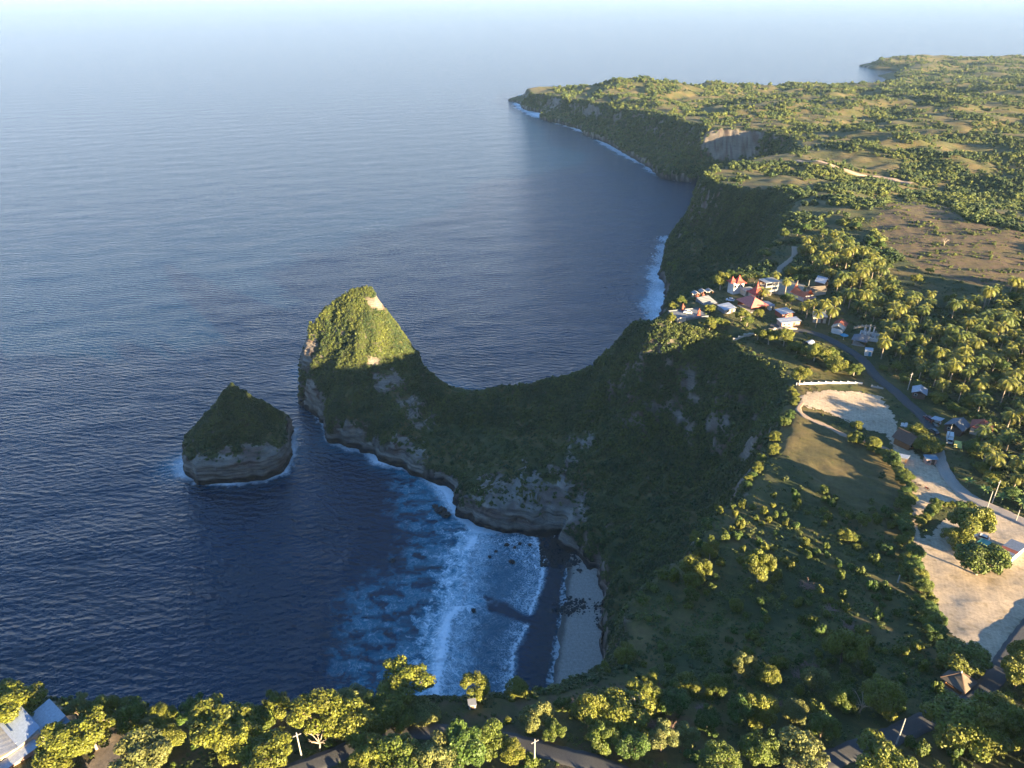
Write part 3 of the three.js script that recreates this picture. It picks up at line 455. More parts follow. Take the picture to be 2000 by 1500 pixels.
// ---------------------------------------------------------------- plants
// things that stand on the land and keep plants away: [x, d, radius], filled by the builders further down too
const CLEAR = [[124.6, 374, 9], [130.3, 387, 8], [122, 395, 8], [137, 393, 7], [112, 396, 7], [104, 382, 7], [110.6, 371, 6], [137, 361.5, 7], [136, 350, 7], [133, 368, 4], [152, 380, 9], [161, 384, 7], [167, 393, 6], [151.6, 352, 7], [157, 341, 7], [166, 329, 8], [161, 325, 6], [154.8, 330, 3], [160.5, 314, 4], [139, 327.8, 3], [166, 276.6, 6], [171, 247.5, 10], [162, 242, 5], [146.6, 242, 6], [148.4, 229.6, 4], [139.2, 230.4, 3], [144.6, 176.8, 6], [139.6, 181, 3], [100.9, 123, 4.5], [91, 366, 9], [-96, 101, 8.5], [-103, 100, 6], [-8.5, 113.7, 1.5], [92, 372, 6], [97, 372, 5]];
const cleared = (x, d, pad = 0) => CLEAR.some((c) => Math.hypot(x - c[0], d - c[1]) < c[2] + pad);
const bareGround = (x, d) => inLot(x, d) || (inApron(x, d) && !inIsland(x, d)) || inVyard(x, d) || inYard(x, d) || inBare(x, d);

const geoOf = (P, K, I) => { const g = new THREE.BufferGeometry(); g.setAttribute('position', new THREE.Float32BufferAttribute(P, 3)); if (K) g.setAttribute('color', new THREE.Float32BufferAttribute(K, 3)); g.setIndex(I); g.computeVertexNormals(); return g; };
function addLeaf(o, R, p, n, s, c, long = 1.5) {       // a folded, pointed blade: four corners round p, facing n
  const t = V(R() - 0.5, R() - 0.5, R() - 0.5).cross(n).normalize(), b = n.clone().cross(t), k = o.P.length / 3, w = s * 0.5, l = s * 0.5 * long, f = s * 0.12;
  o.P.push(p.x - t.x * l, p.y - t.y * l, p.z - t.z * l, p.x + b.x * w + n.x * f, p.y + b.y * w + n.y * f, p.z + b.z * w + n.z * f, p.x + t.x * l, p.y + t.y * l, p.z + t.z * l, p.x - b.x * w + n.x * f, p.y - b.y * w + n.y * f, p.z - b.z * w + n.z * f);
  for (let q = 0; q < 4; q++) o.K.push(c[0], c[1], c[2]);
  o.I.push(k, k + 1, k + 2, k, k + 2, k + 3);
}
function leafCloud(R, lobes, n, size, tint) {
  const o = { P: [], K: [], I: [] }; let tot = 0; for (const l of lobes) tot += l.r * l.r;
  for (const L of lobes) {
    const m = Math.round(n * L.r * L.r / tot), shade = 0.8 + 0.4 * R(), hue = R();
    for (let i = 0; i < m; i++) {
      let d; do d = V(R() * 2 - 1, R() * 2 - 1, R() * 2 - 1); while (d.lengthSq() > 1 || d.lengthSq() < 0.01); d.normalize();
      const rr = L.r * (0.55 + 0.5 * Math.sqrt(R())), p = V(L.p.x + d.x * rr, L.p.y + d.y * rr * L.f, L.p.z + d.z * rr);
      const nn = d.clone().multiplyScalar(0.55).add(V(R() - 0.5, R() - 0.3, R() - 0.5)).normalize(), k = shade * (0.7 + 0.6 * R()), y = tint * (0.6 * hue + 0.6 * R());
      addLeaf(o, R, p, nn, size * (0.7 + 0.7 * R()), [k * (0.80 + 0.38 * y), k * (1 + 0.08 * y), k * (1 - 0.35 * y)]);
    }
  }
  return geoOf(o.P, o.K, o.I);
}
function limb(pts, r0, r1, seg = 5) {        // a tapering branch through points
  const c = new THREE.CatmullRomCurve3(pts), n = Math.max(4, pts.length * 2), P = [], I = [], f = c.computeFrenetFrames(n, false);
  for (let i = 0; i <= n; i++) { const q = c.getPoint(i / n), r = lerp(r0, r1, i / n); for (let k = 0; k <= seg; k++) { const a = k / seg * 6.283; P.push(q.x + (f.normals[i].x * Math.cos(a) + f.binormals[i].x * Math.sin(a)) * r, q.y + (f.normals[i].y * Math.cos(a) + f.binormals[i].y * Math.sin(a)) * r, q.z + (f.normals[i].z * Math.cos(a) + f.binormals[i].z * Math.sin(a)) * r); } if (i) for (let k = 0; k < seg; k++) { const a = (i - 1) * (seg + 1) + k, b = a + seg + 1; I.push(a, a + 1, b, a + 1, b + 1, b); } }
  return geoOf(P, null, I);
}
const leafMat = (r, g, b, word = 'green') => Object.assign( new THREE.MeshPhysicalMaterial({ color: lin(r, g, b), vertexColors: true, roughness: 0.62, transmission: 0.28, thickness: 0, ior: 1.4, side: THREE.DoubleSide }), { userData: { word } });
const LEAF = [leafMat(0.145, 0.142, 0.013, 'yellow-green'), leafMat(0.10, 0.12, 0.012), leafMat(0.158, 0.152, 0.015, 'bright green'), leafMat(0.07, 0.11, 0.014, 'dark green'), leafMat(0.17, 0.16, 0.045, 'pale green')];
const barkPale = new THREE.MeshStandardMaterial({ color: lin(0.36, 0.29, 0.22), roughness: 0.9 }), barkDark = new THREE.MeshStandardMaterial({ color: lin(0.13, 0.095, 0.065), roughness: 0.95 });
// a broad-leaved tree of crown radius 1 and about 1.5 high: { trunk, crown } geometries. open: how much of the limbs shows
function treeShape(seed, open, leaves, size, tall = 1) {
  const R = rng(seed), parts = [], lobes = [], fork = V(0.1 * (R() - 0.5), 0.42 * tall, 0.1 * (R() - 0.5));
  parts.push(limb([V(0, -0.25, 0), V(0.03 * (R() - 0.5), 0.15, 0.03), fork], 0.072, 0.052, 6));
  const nL = 6 + Math.floor(R() * 3);
  for (let i = 0; i < nL; i++) {
    const a = i / nL * 6.283 + R() * 0.7, rad = 0.38 + 0.30 * R(), y = (0.72 + 0.42 * R()) * tall, e = V(Math.cos(a) * rad, y, Math.sin(a) * rad);
    parts.push(limb([fork.clone().multiplyScalar(0.98), fork.clone().lerp(e, 0.5).add(V(0, -0.04 + 0.08 * R(), 0)), e], 0.042, 0.013, 5));
    const r = (0.34 + 0.14 * R()) * (1 - open * 0.28); lobes.push({ p: e.clone().add(V(0, 0.04, 0)), r, f: 0.72 + 0.14 * R() });
    const sub = 2 + Math.floor(R() * 2); for (let k = 0; k < sub; k++) { const b = a + (R() - 0.5) * 1.7, q = V(Math.cos(b) * (rad + 0.16 + 0.15 * R()), y - 0.24 + 0.42 * R(), Math.sin(b) * (rad + 0.16 + 0.15 * R())); lobes.push({ p: q, r: r * (0.5 + 0.3 * R()), f: 0.75 }); parts.push(limb([e.clone().lerp(fork, 0.2), e.clone().lerp(q, 0.6).add(V(0, 0.03, 0)), q], 0.015, 0.005, 4)); }
  }
  lobes.push({ p: V(0.1 * (R() - 0.5), 1.16 * tall, 0.1 * (R() - 0.5)), r: 0.38 * (1 - open * 0.3), f: 0.72 });
  for (let i = 0; i < 3; i++) { const a = R() * 6.28; lobes.push({ p: V(Math.cos(a) * 0.22, (1.15 + 0.2 * R()) * tall, Math.sin(a) * 0.22), r: 0.24, f: 0.8 }); }
  return { trunk: mergeGeometries(parts), crown: leafCloud(R, lobes, leaves, size, 0.55) };
}
const SHAPES = [treeShape(1, 0.1, 9100, 0.0629), treeShape(2, 0.35, 7525, 0.0629), treeShape(3, 0.2, 9100, 0.0666, 1.1), treeShape(4, 0.75, 4550, 0.0666, 1.15), treeShape(5, 0.25, 9100, 0.0592, 0.92), treeShape(6, 0.5, 6650, 0.0629, 1.2), treeShape(7, 0.1, 10850, 0.0518, 0.8), treeShape(8, 0.65, 5250, 0.0592, 1.35), treeShape(9, 0.3, 7700, 0.074, 1.05)];
function bushShape(seed, leaves, size) {
  const R = rng(seed), lobes = [], parts = [];
  for (let i = 0; i < 8; i++) { const a = R() * 6.28, r = 0.62 * Math.sqrt(R()), p = V(Math.cos(a) * r, 0.28 + 0.4 * R() * (1 - r * 0.5), Math.sin(a) * r); lobes.push({ p, r: 0.28 + 0.2 * R(), f: 0.8 }); parts.push(limb([V(0, -0.2, 0), p.clone().multiplyScalar(0.55), p], 0.03, 0.008, 4)); }
  return { trunk: mergeGeometries(parts), crown: leafCloud(R, lobes, leaves, size, 0.5) };
}
const BUSHES = [bushShape(21, 1500, 0.15), bushShape(22, 1300, 0.16), bushShape(23, 1500, 0.14), bushShape(24, 1100, 0.17)];
const PLANTS = [];
function plant(name, label, category, group, shape, leaf, bark, x, d, r, hs, turn, partNames = ['trunk', 'crown']) {
  const g = new THREE.Group(); g.name = numbered(name); g.userData = { label, category, group };
  PLANTS.push({ g, name, x, d, r, hs, leaf });
  const t = new THREE.Mesh(shape.trunk, bark), c = new THREE.Mesh(shape.crown, leaf); t.name = partNames[0]; c.name = partNames[1]; g.add(t, c);
  g.position.set(x, ground(x, d), -d); g.rotation.y = turn; g.scale.set(r, r * hs, r); shadows(g); scene.add(g); return g;
}
// trees one by one: [x, d, crown radius]
const NEAR = [[-101, 108.7, 6], [-107.4, 113.1, 4.1], [-85.5, 97.4, 5.6], [-81.2, 100.4, 4.9], [-89.6, 109.3, 2.9], [-83.5, 109.6, 3.2], [-70.9, 107.3, 3.1], [-67.4, 101.8, 3.3], [-69.5, 95.6, 5.3], [-57, 102.8, 6.5], [-51.3, 105.6, 3.6], [-51.5, 98.5, 4.6], [-48.4, 109.6, 3.6], [-38.2, 104.9, 6.4], [-31.4, 101.8, 5.7], [-33.4, 111.5, 4.2], [-26.9, 108.1, 4.7], [-23, 114, 6.6], [-23.5, 106.3, 4], [-18.5, 107.9, 4.1], [-26.2, 95.4, 4.4], [-20.9, 95.4, 5.5], [-14, 94.7, 4.9], [-9.8, 96.7, 4.9], [-4.5, 100.2, 3.9], [-7.8, 117.3, 3.6], [-46, 93.7, 5], [0, 97.8, 2.8], [-42.6, 109.9, 3], [-77.5, 107.1, 3.8], [-66, 109.1, 3.7], [4.7, 107.5, 3.6], [1.1, 119.9, 2.8], [15.9, 107.9, 4.4], [22.8, 108.4, 6.5], [28.1, 113.9, 4.6], [18, 101.4, 3.5], [34.3, 114.5, 3.7], [46.2, 121.2, 3.1], [47.6, 110.8, 3.8], [29.4, 101.3, 3.5], [39.3, 96.6, 4], [51.7, 110.2, 3.7], [48.1, 99.2, 3.8], [31.6, 125.4, 2.2], [28.1, 138.1, 3], [52, 168.4, 4.3], [58.8, 179, 2.7], [49.2, 160.4, 2.6], [60.2, 155.9, 1.9], [69.6, 167.2, 4.4], [78.4, 132, 4.6], [67.9, 122.3, 2.9], [71.5, 116.1, 3], [78.9, 114.7, 4.5], [59.7, 112.8, 2.8], [63, 106.1, 3.1], [55.6, 96.6, 5.5], [69.5, 96.4, 5.7], [105.1, 129.6, 5.5], [90, 103.9, 7.1], [91.9, 101.9, 4.5], [100.2, 107.8, 5.7], [113.8, 122.6, 4], [120.4, 130.7, 3.8], [101.8, 103.1, 4], [10.9, 113.1, 2.4], [8.2, 102.7, 2.8], [35.1, 103.8, 2.9], [40.6, 108.9, 2.7], [23.1, 99.7, 3.4], [39.7, 122.7, 2.9], [58.7, 124.1, 2.6], [54.1, 128.2, 3]];
const special = { 17: 'tallest yellow-green tree leaning out over the cliff edge above the surf', 0: 'broad tree behind the grey metal roofs at the cliff edge', 2: 'rounded tree pressed against the corner of the metal-roofed house', 9: 'wide tree on the strip left of the near road pole', 13: 'large tree beside the pale bare tree at the near road', 25: 'lone tree at the cliff edge above the small concrete block', 31: 'pale-crowned tree beside the pole on the near road', 46: 'bright sunlit tree standing alone on the shaded cliff spur', 59: 'round tree shading the pyramid-roofed gazebo', 60: 'largest tree at the lower road opposite the gazebo', 51: 'round yellow-green tree alone on the dark slope' };
const R4 = rng(404);
NEAR.forEach(([x, d, r], i) => {
  if (onTrack(x, d, 0.6)) d += 1.5;
  const where = x < -10 ? 'leafy tree on the clifftop strip left of the near road' : x < 52 ? 'leafy tree on the shaded slope above the cove' : 'leafy tree by the lower road at the dirt car park';
  if (x > 52 && i > 44) r *= 1.08;
  plant('broadleaf_tree', special[i] ?? where, 'tree', 'trees along the near clifftop', SHAPES[i % 9 === 3 ? 3 : [0, 1, 2, 4, 5, 6, 7, 8][Math.floor(R4() * 8)]], special[i] ? LEAF[i === 31 ? 4 : 0] : LEAF[[0, 2, 0, 2, 1, 4, 3, 1][Math.floor(R4() * 8)]], R4() < 0.5 ? barkPale : barkDark, x, d, r * 0.92, (r > 5 ? 0.9 : x > 40 ? 1.45 : 1.1) * (0.9 + 0.2 * R4()), R4() * 6.28);
});
const MID = [[138, 186, 6.0, 'large round tree in the middle of the dirt car park'], [133, 182, 4.1, 'dark tree left of the round car park tree'], [131.6, 168.6, 6.6, 'wide pale-green tree in front of the white cabin'], [139.2, 172.2, 3.5, 'small tree against the cabin roof'], [150.3, 236, 5, 'round tree beside the kiosk at the road fork'], [151.8, 246.5, 3.6, 'tree behind the dark gabled hut'], [140.9, 300.2, 5, 'tree at the end of the low white boundary wall'], [135.8, 311.1, 5.6, 'dark round tree on the terraced field'], [122.6, 290.8, 4.2, 'tree at the cliff edge by the boundary wall'], [147.5, 296.2, 3.6], [106.1, 196, 2.3], [110.1, 194, 2.5], [102.2, 186.5, 2.6], [121, 330.7, 4.6], [127.2, 327.4, 4.6], [131, 320.6, 4], [117.7, 336.2, 3.4], [115.3, 402, 5, 'bright tree behind the red tower roof'], [102, 369, 2.8, 'yellow-green tree beside the wide grey steps'], [80.4, 359.1, 3, 'tree at the tip of the viewpoint terrace'], [97.6, 349.6, 3.8], [115, 356.9, 3.8, 'round tree in front of the hall with the pale red roof'], [116.1, 350.5, 3], [124.6, 361.2, 2.6], [101.9, 352.4, 3], [90, 384, 2.6, 'small pale-trunked tree on the viewpoint lawn'], [84, 375, 2.4]];
MID.forEach(([x, d, r, label]) => plant('broadleaf_tree', label ?? (d < 250 ? 'small leafy tree on the terraced slope below the hedge' : 'small leafy tree on the grass below the village'), 'tree', 'trees round the village and car park', SHAPES[Math.floor(R4() * 9)], LEAF[Math.floor(R4() * 3)], barkPale, x, d, r, 0.95 + 0.2 * R4(), R4() * 6.28));
// the clifftop trees go on below the picture's lower edge; their shade reaches the islet
[[103, 93, 5], [109, 93, 5], [114, 89, 5], [119, 83, 5], [110, 85, 5], [125, 79, 5]].forEach(([x, d, r]) => plant('broadleaf_tree', 'tall tree continuing the roadside row below the lower right corner', 'tree', 'trees along the near clifftop', SHAPES[2], LEAF[0], barkDark, x, d, r, 1.95, R4() * 6.28));
let nTrees = 6 + NEAR.length + MID.length;
// hedge of trees along the upper edge of the terraced field, and rows on the rim
function row(P, gap, r0, r1, label, group, wide) {
  for (const [x0, d0] of spline(P, gap)) { const x = x0 + (R4() - 0.5) * wide, d = d0 + (R4() - 0.5) * wide, r = lerp(r0, r1, R4()); if (onTrack(x, d, 0.8) || cleared(x, d)) continue; plant('broadleaf_tree', label, 'tree', group, SHAPES[[0, 2, 4, 1][Math.floor(R4() * 4)]], LEAF[Math.floor(R4() * 4)], barkDark, x, d, r, 0.8 + 0.4 * R4(), R4() * 6.28); nTrees++; }
}
row([[124, 252], [131, 243], [136, 232], [135, 220], [130, 208], [126, 199], [121, 190], [118, 178], [113, 165], [109, 152], [107, 141]], 2.6, 1.5, 2.9, 'tree in the dark hedge between terraced field and dirt car park', 'hedge beside the car park', 3.4);
row([[119, 285], [114, 273], [108, 263], [101, 252], [96, 243], [88, 231], [80, 219], [70, 208], [60, 196], [50, 186]], 4.2, 1.1, 2.3, 'sunlit tree on the rim of the deep bowl', 'trees on the bowl rim', 3);
row([[127, 192.5], [134, 200.5], [141.5, 203], [147, 201]], 2.6, 1.2, 1.9, 'low tree on the planted island in the car park', 'car park island', 2.0);
row([[162, 300], [166, 285], [172, 262], [166, 230], [160, 212], [164, 200], [172, 190]], 5, 1.8, 3.0, 'tree along the palm grove side of the asphalt road', 'trees along the asphalt road', 5);
// palms
function palmShape(seed, H) {
  const R = rng(seed), lean = 0.9 * (R() - 0.5), a = R() * 6.28, top = V(Math.cos(a) * lean * 2, H, Math.sin(a) * lean * 2), trunk = limb([V(0, -0.6, 0), V(Math.cos(a) * lean * 0.3, H * 0.4, Math.sin(a) * lean * 0.3), top], 0.26, 0.14, 6), o = { P: [], K: [], I: [] }, n = 19;
  for (let f = 0; f < n; f++) {
    const az = f * 2.399 + R() * 0.3, up = 1.15 - 1.75 * (f / n) + 0.2 * (R() - 0.5), L = 3.3 + 0.8 * R(), S = 11, c = f / n; let p = top.clone(), el = up; const dir = V(Math.cos(az), 0, Math.sin(az)), side = V(-Math.sin(az), 0, Math.cos(az));
    for (let s = 0; s < S; s++) {
      const st = L * 1.15 / S, t = V(dir.x * Math.cos(el), Math.sin(el), dir.z * Math.cos(el)), q = p.clone().addScaledVector(t, st), w = 1.25 * Math.sin(Math.PI * (0.12 + 0.86 * (s + 0.5) / S)) + 0.08, nrm = t.clone().cross(side);
      for (const k of [-1, 1]) {
        const e = p.clone().lerp(q, 0.6).addScaledVector(side, k * w * 0.85).addScaledVector(t, w * 0.55).addScaledVector(V(0, 1, 0), -0.42 * w), i = o.P.length / 3, g = (0.75 + 0.4 * R()) * (f > n - 4 ? 0.8 : 1), y = f > n - 3 ? 1.2 : 0.85 + 0.3 * R();
        o.P.push(p.x, p.y, p.z, q.x, q.y, q.z, e.x, e.y, e.z); for (let z = 0; z < 3; z++) o.K.push(g * y, g, g * 0.8); o.I.push(i, i + 1, i + 2);
      }
      p = q; el -= 0.17 + 0.05 * R();
    }
  }
  return { trunk, crown: geoOf(o.P, o.K, o.I), H };
}
const PALMS = [palmShape(31, 7), palmShape(32, 8.5), palmShape(33, 6), palmShape(34, 9.5), palmShape(35, 7.5)];
const palmLeaf = [leafMat(0.13, 0.135, 0.015), leafMat(0.09, 0.115, 0.014, 'dark green'), leafMat(0.155, 0.158, 0.018, 'yellowish')], palmBark = new THREE.MeshStandardMaterial({ color: lin(0.30, 0.24, 0.18), roughness: 0.9 });
const spots = [], farPalms = [], farTrees = [];
const free = (x, d, r, L) => { for (const p of L) if (Math.abs(p[0] - x) < r && Math.hypot(p[0] - x, p[1] - d) < r) return false; return true; };
const VPALM = [[131, 378, 'coconut palm beside the red pagoda roof'], [138, 399], [134, 403], [143, 397], [128, 402], [145, 384], [143, 368, 'tall coconut palm over the white-roofed sheds'], [147, 362], [147, 356], [153, 363], [156, 356], [161, 357], [148, 345, 'coconut palm with long bare trunk at the road bend'], [155, 347, 'coconut palm in front of the red-brown house'], [164, 308], [168, 318]];
VPALM.forEach(([x, d, l]) => spots.push([x, d, l]));
for (let k = 0; k < 9000 && spots.length < 300; k++) { const x = 150 + R4() * 150, d = 185 + R4() * 290; if (!inGrove(x, d) || onTrack(x, d, 2) || cleared(x, d, 2) || x / (d + 60) > 0.70 || fbm(n2a, x / 30 + 4, d / 30, 2) < -0.25 || !free(x, d, 4.2, spots)) continue; spots.push([x, d]); }
spots.forEach(([x, d, label], i) => {
  const s = PALMS[Math.floor(R4() * 5)], sc = 0.8 + 0.4 * R4();
  plant('coconut_palm', label ?? (d > 380 ? 'coconut palm in the grove behind the village' : d > 270 ? 'coconut palm in the grove right of the village road' : 'coconut palm in the grove right of the car park'), 'palm', 'coconut palms in the grove', s, palmLeaf[Math.floor(R4() * 3)], palmBark, x, d, sc, 1, R4() * 6.28, ['trunk', 'fronds']);
});
// broad-leaved trees scattered on the land, the largest in view as single trees
for (let k = 0; k < 30000 && nTrees < 296; k++) {
  const x = 95 + R4() * 190, d = 100 + R4() * 420; if (x / (d + 45) > 0.72 || onTrack(x, d, 1.5) || cleared(x, d, 1.5) || bareGround(x, d) || inField(x, d) || inFieldL(x, d) || slope(x, d)[2] > 0.6 || ground(x, d) < 40) continue;
  const g = inGrove(x, d) ? 0.85 : d > 400 ? 0.7 : 0.12; if (R4() > g || !free(x, d, 3.4, spots)) continue;
  spots.push([x, d]); nTrees++;
  plant('broadleaf_tree', inGrove(x, d) ? 'dark leafy tree among the coconut palms' : d > 400 ? 'leafy tree on the hillside behind the village' : 'small leafy tree on open grass near the road', 'tree', 'trees scattered behind the village', SHAPES[Math.floor(R4() * 9)], LEAF[[0, 1, 3, 3, 2][Math.floor(R4() * 5)]], barkPale, x, d, 2 + 1.8 * R4(), 0.9 + 0.4 * R4(), R4() * 6.28);
}
// bushes on the shaded slope and along the strip, one by one
let nB = 0; const bspots = [];
for (let k = 0; k < 20000 && nB < 285; k++) {
  const x = -115 + R4() * 235, d = 94 + R4() * 120; if (Math.abs(x) / (d + 60) > 0.74 || ground(x, d) < 78 || slope(x, d)[2] > 0.75 || onTrack(x, d, 1.2) || cleared(x, d, 0.5) || bareGround(x, d) || inFieldL(x, d) || !free(x, d, 2.3, bspots)) continue;
  const dens = d < 128 && x < 30 ? 0.35 : 0.75; if (R4() > dens) continue; bspots.push([x, d]); nB++;
  plant('shrub', x < 20 ? 'low leafy shrub under the trees of the clifftop strip' : d > 150 ? 'low leafy shrub on the terraced slope above the bowl' : 'low leafy shrub on the dark slope left of the gazebo', 'shrub', 'shrubs on the near slope', BUSHES[Math.floor(R4() * 4)], LEAF[[3, 1, 0, 2][Math.floor(R4() * 4)]], barkDark, x, d, x > 40 ? 1.2 + 1.5 * R4() * R4() : 0.9 + 1.2 * R4(), x > 40 ? 1.1 + 0.8 * R4() : 0.8 + 0.6 * R4(), R4() * 6.28, ['stems', 'foliage']);
}
// dead brushwood
function deadShape(seed) { const R = rng(seed), parts = []; for (let i = 0; i < 46; i++) { const a = R() * 6.28, e = V(Math.cos(a) * (0.4 + 0.7 * R()), 0.15 + 0.55 * R(), Math.sin(a) * (0.4 + 0.7 * R())), s = V((R() - 0.5) * 0.9, -0.05, (R() - 0.5) * 0.9); parts.push(limb([s, s.clone().lerp(e, 0.5).add(V(0, 0.14 * R(), 0)), e], 0.035, 0.008, 3)); } return mergeGeometries(parts); }
const DEAD = [deadShape(51), deadShape(52)], deadMat = new THREE.MeshStandardMaterial({ color: lin(0.24, 0.15, 0.115), roughness: 0.9 });
[[82.5, 164, 3.2, 'tangle of dry pinkish branches on the dark slope'], [85, 154, 2.4], [87, 147, 2.8], [70.5, 131, 3.2, 'long heap of dry brown branches above the lower trees'], [67, 128, 2.6], [29, 109.5, 2.2], [20.5, 114, 1.8], [33, 108, 2.2], [13.6, 116, 1.8], [58, 117.5, 2.2], [52, 120, 1.8], [41, 115.5, 1.8]].forEach(([x, d, r, l], i) => { const m = new THREE.Mesh(DEAD[i % 2], deadMat); m.name = numbered('dead_bush'); m.userData = { label: l ?? 'small heap of dry brown branches between the shrubs', category: 'dead bush', group: 'dead brushwood' }; m.position.set(x, ground(x, d) + 0.1, -d); m.scale.set(r, r * 0.75, r); m.rotation.y = i * 1.3; shadows(m); scene.add(m); });
// leafless trees
[[-37.6, 100.6, 2.8, 'pale bare forked tree among the crowns beside the near road'], [26.5, 109.6, 3.4, 'pale bare tree in the clump above the near road'], [75, 114.2, 3.0, 'bare slender tree on the dark slope left of the white pole'], [262, 452, 2.8, 'bare pale-trunked tree at the edge of the brown field']].forEach(([x, d, r, label], i) => { const m = new THREE.Mesh(SHAPES[[3, 7, 5, 1][i]].trunk, barkPale); m.name = numbered('bare_tree'); m.userData = { label, category: 'tree', group: 'leafless trees' }; m.position.set(x, ground(x, d), -d); m.scale.set(r, r * 1.35, r); m.rotation.y = i * 2; shadows(m); scene.add(m); });
// banana plants
function bananaShape(seed) { const R = rng(seed), o = { P: [], K: [], I: [] }; for (let i = 0; i < 9; i++) { const az = i * 2.4, dir = V(Math.cos(az), 0, Math.sin(az)), side = V(-dir.z, 0, dir.x); let p = V(0, 1.5, 0), el = 1.2 - 0.05 * i; const S = 6, L = 1.9 + 0.5 * R(); for (let s = 0; s < S; s++) { const t = V(dir.x * Math.cos(el), Math.sin(el), dir.z * Math.cos(el)), q = p.clone().addScaledVector(t, L / S), w0 = 0.3 * Math.sin(Math.PI * (s + 0.4) / (S + 0.4)), w1 = 0.3 * Math.sin(Math.PI * Math.min(1, (s + 1.4) / (S + 0.4))); for (const k of [-1, 1]) { const i0 = o.P.length / 3; o.P.push(p.x, p.y, p.z, q.x, q.y, q.z, q.x + side.x * k * w1, q.y - 0.08, q.z + side.z * k * w1, p.x + side.x * k * w0, p.y - 0.08, p.z + side.z * k * w0); for (let z = 0; z < 4; z++) o.K.push(0.9 + 0.2 * R(), 1, 0.9); o.I.push(i0, i0 + 1, i0 + 2, i0, i0 + 2, i0 + 3); } p = q; el -= 0.3; } } return { trunk: limb([V(0, -0.3, 0), V(0.02, 0.8, 0), V(0, 1.6, 0)], 0.13, 0.09, 6), crown: geoOf(o.P, o.K, o.I) }; }
const BAN = bananaShape(61), banLeaf = leafMat(0.13, 0.19, 0.035), banBark = new THREE.MeshStandardMaterial({ color: lin(0.2, 0.19, 0.08), roughness: 0.8 });
[[155, 207], [158, 202.5], [161.5, 198], [163, 205], [166, 195], [153, 213], [159, 211]].forEach(([x, d], i) => plant('banana_plant', 'banana plant with broad bright leaves beside the road poles', 'banana plant', 'banana plants beside the road', BAN, banLeaf, banBark, x, d, 1.25 + 0.3 * R4(), 1, i * 1.1, ['stem', 'leaves']));

// ---------------------------------------------------------------- uncountable growth: copies of small clumps
function clump(seed, n, size, flat = 0.8) { const R = rng(seed), L = []; for (let i = 0; i < 5; i++) L.push({ p: V((R() - 0.5) * 1.0, 0.1 + 0.5 * R(), (R() - 0.5) * 1.0), r: 0.42 + 0.25 * R(), f: flat }); return leafCloud(R, L, n, size, 0.5); }
function mass(name, label, geos, mat, list, tints) {     // list: [x, y, z, sx, sy, turn, tint, normal]
  geos.forEach((geo, gi) => {
    const mine = list.filter((_, i) => i % geos.length === gi), m = new THREE.InstancedMesh(geo, mat, mine.length), M = new THREE.Matrix4(), Q = new THREE.Quaternion(), T = new THREE.Quaternion(), up = V(0, 1, 0);
    mine.forEach((e, i) => { Q.setFromAxisAngle(up, e[5]); if (e[7]) { T.setFromUnitVectors(up, e[7]); Q.premultiply(T); } M.compose(V(e[0], e[1], e[2]), Q, V(e[3], e[4], e[3])); m.setMatrixAt(i, M); m.setColorAt(i, tints(e[6])); });
    m.name = numbered(name); m.userData = { label, kind: 'stuff' }; m.castShadow = m.receiveShadow = true; scene.add(m);
  });
}
const CL = [clump(71, 70, 0.42), clump(72, 80, 0.4), clump(73, 64, 0.45)];
const wildMat = new THREE.MeshPhysicalMaterial({ color: lin(1, 1, 1), vertexColors: true, roughness: 0.7, transmission: 0.2, thickness: 0, side: THREE.DoubleSide });
const wild = (k) => (t) => lin(lerp(0.028, 0.125, t) * k, lerp(0.050, 0.125, t) * k, lerp(0.008, 0.013, t) * k);
const RC = rng(808), up0 = V(0, 1, 0);
{
  const list = [], isl = [];
  const fill = (X, D, Hh, Nx, Nd, out, dens) => {
    for (let j = 0; j < Nd - 1; j++) for (let i = 0; i < Nx - 1; i++) {
      const k = j * Nx + i, h = Hh[k]; if (h < 1.5) continue; const dx = X[i + 1] - X[i], dd = D[j + 1] - D[j], x = X[i], d = D[j]; if (d > 1900 || x < -210 || d < 60 || x > 420) continue; if (Math.abs(x) / (d * 0.887 + 115) > 0.9) continue;
      const gx = (Hh[k + 1] - h) / dx, gd = (Hh[k + Nx] - h) / dd, s = Math.hypot(gx, gd); if (s < 0.55) continue;
      const scale = d < 520 ? 1 : lerp(1, 4.2, sstep(520, 1500, d)), want = dx * dd * Math.sqrt(1 + s * s) * dens / (scale * scale); let n = Math.floor(want + RC());
      for (; n > 0; n--) {
        const u = RC(), v = RC(), px = x + u * dx, pd = d + v * dd, ph = h + gx * u * dx + gd * v * dd; if (isRock(px, pd, ph, s) || ph < 3.2 + 2.2 * n2a(px / 9, pd / 9)) continue; if (bareGround(px, pd)) continue;
        const nr = V(-gx, 1, gd).normalize().lerp(up0, 0.35).normalize(), sz = (0.55 + 0.75 * RC() * RC() + (RC() < 0.05 ? 0.7 : 0)) * scale, tint = clamp(0.36 + 0.5 * fbm(n2b, px / 22, pd / 22, 2) + 0.45 * (RC() - 0.5), 0, 1);
        out.push([px, ph - 0.15 * sz, -pd, sz, sz * (0.75 + 0.5 * RC()), RC() * 6.28, tint, nr]);
      }
    }
  };
  fill(GX, GD, GH, NX, ND, list, 0.85); fill(SX, SD, SHt, 161, 171, isl, 0.9);
  mass('cliff_shrubbery', 'dense dark green scrub covering the cliffs and the headland', CL, wildMat, list, wild(1.1)); mass('cliff_shrubbery', 'dark scrub covering the top of the islet', CL.slice(0, 1), wildMat, isl, wild(1.1));
  console.log('cliff scrub', list.length, isl.length);
}
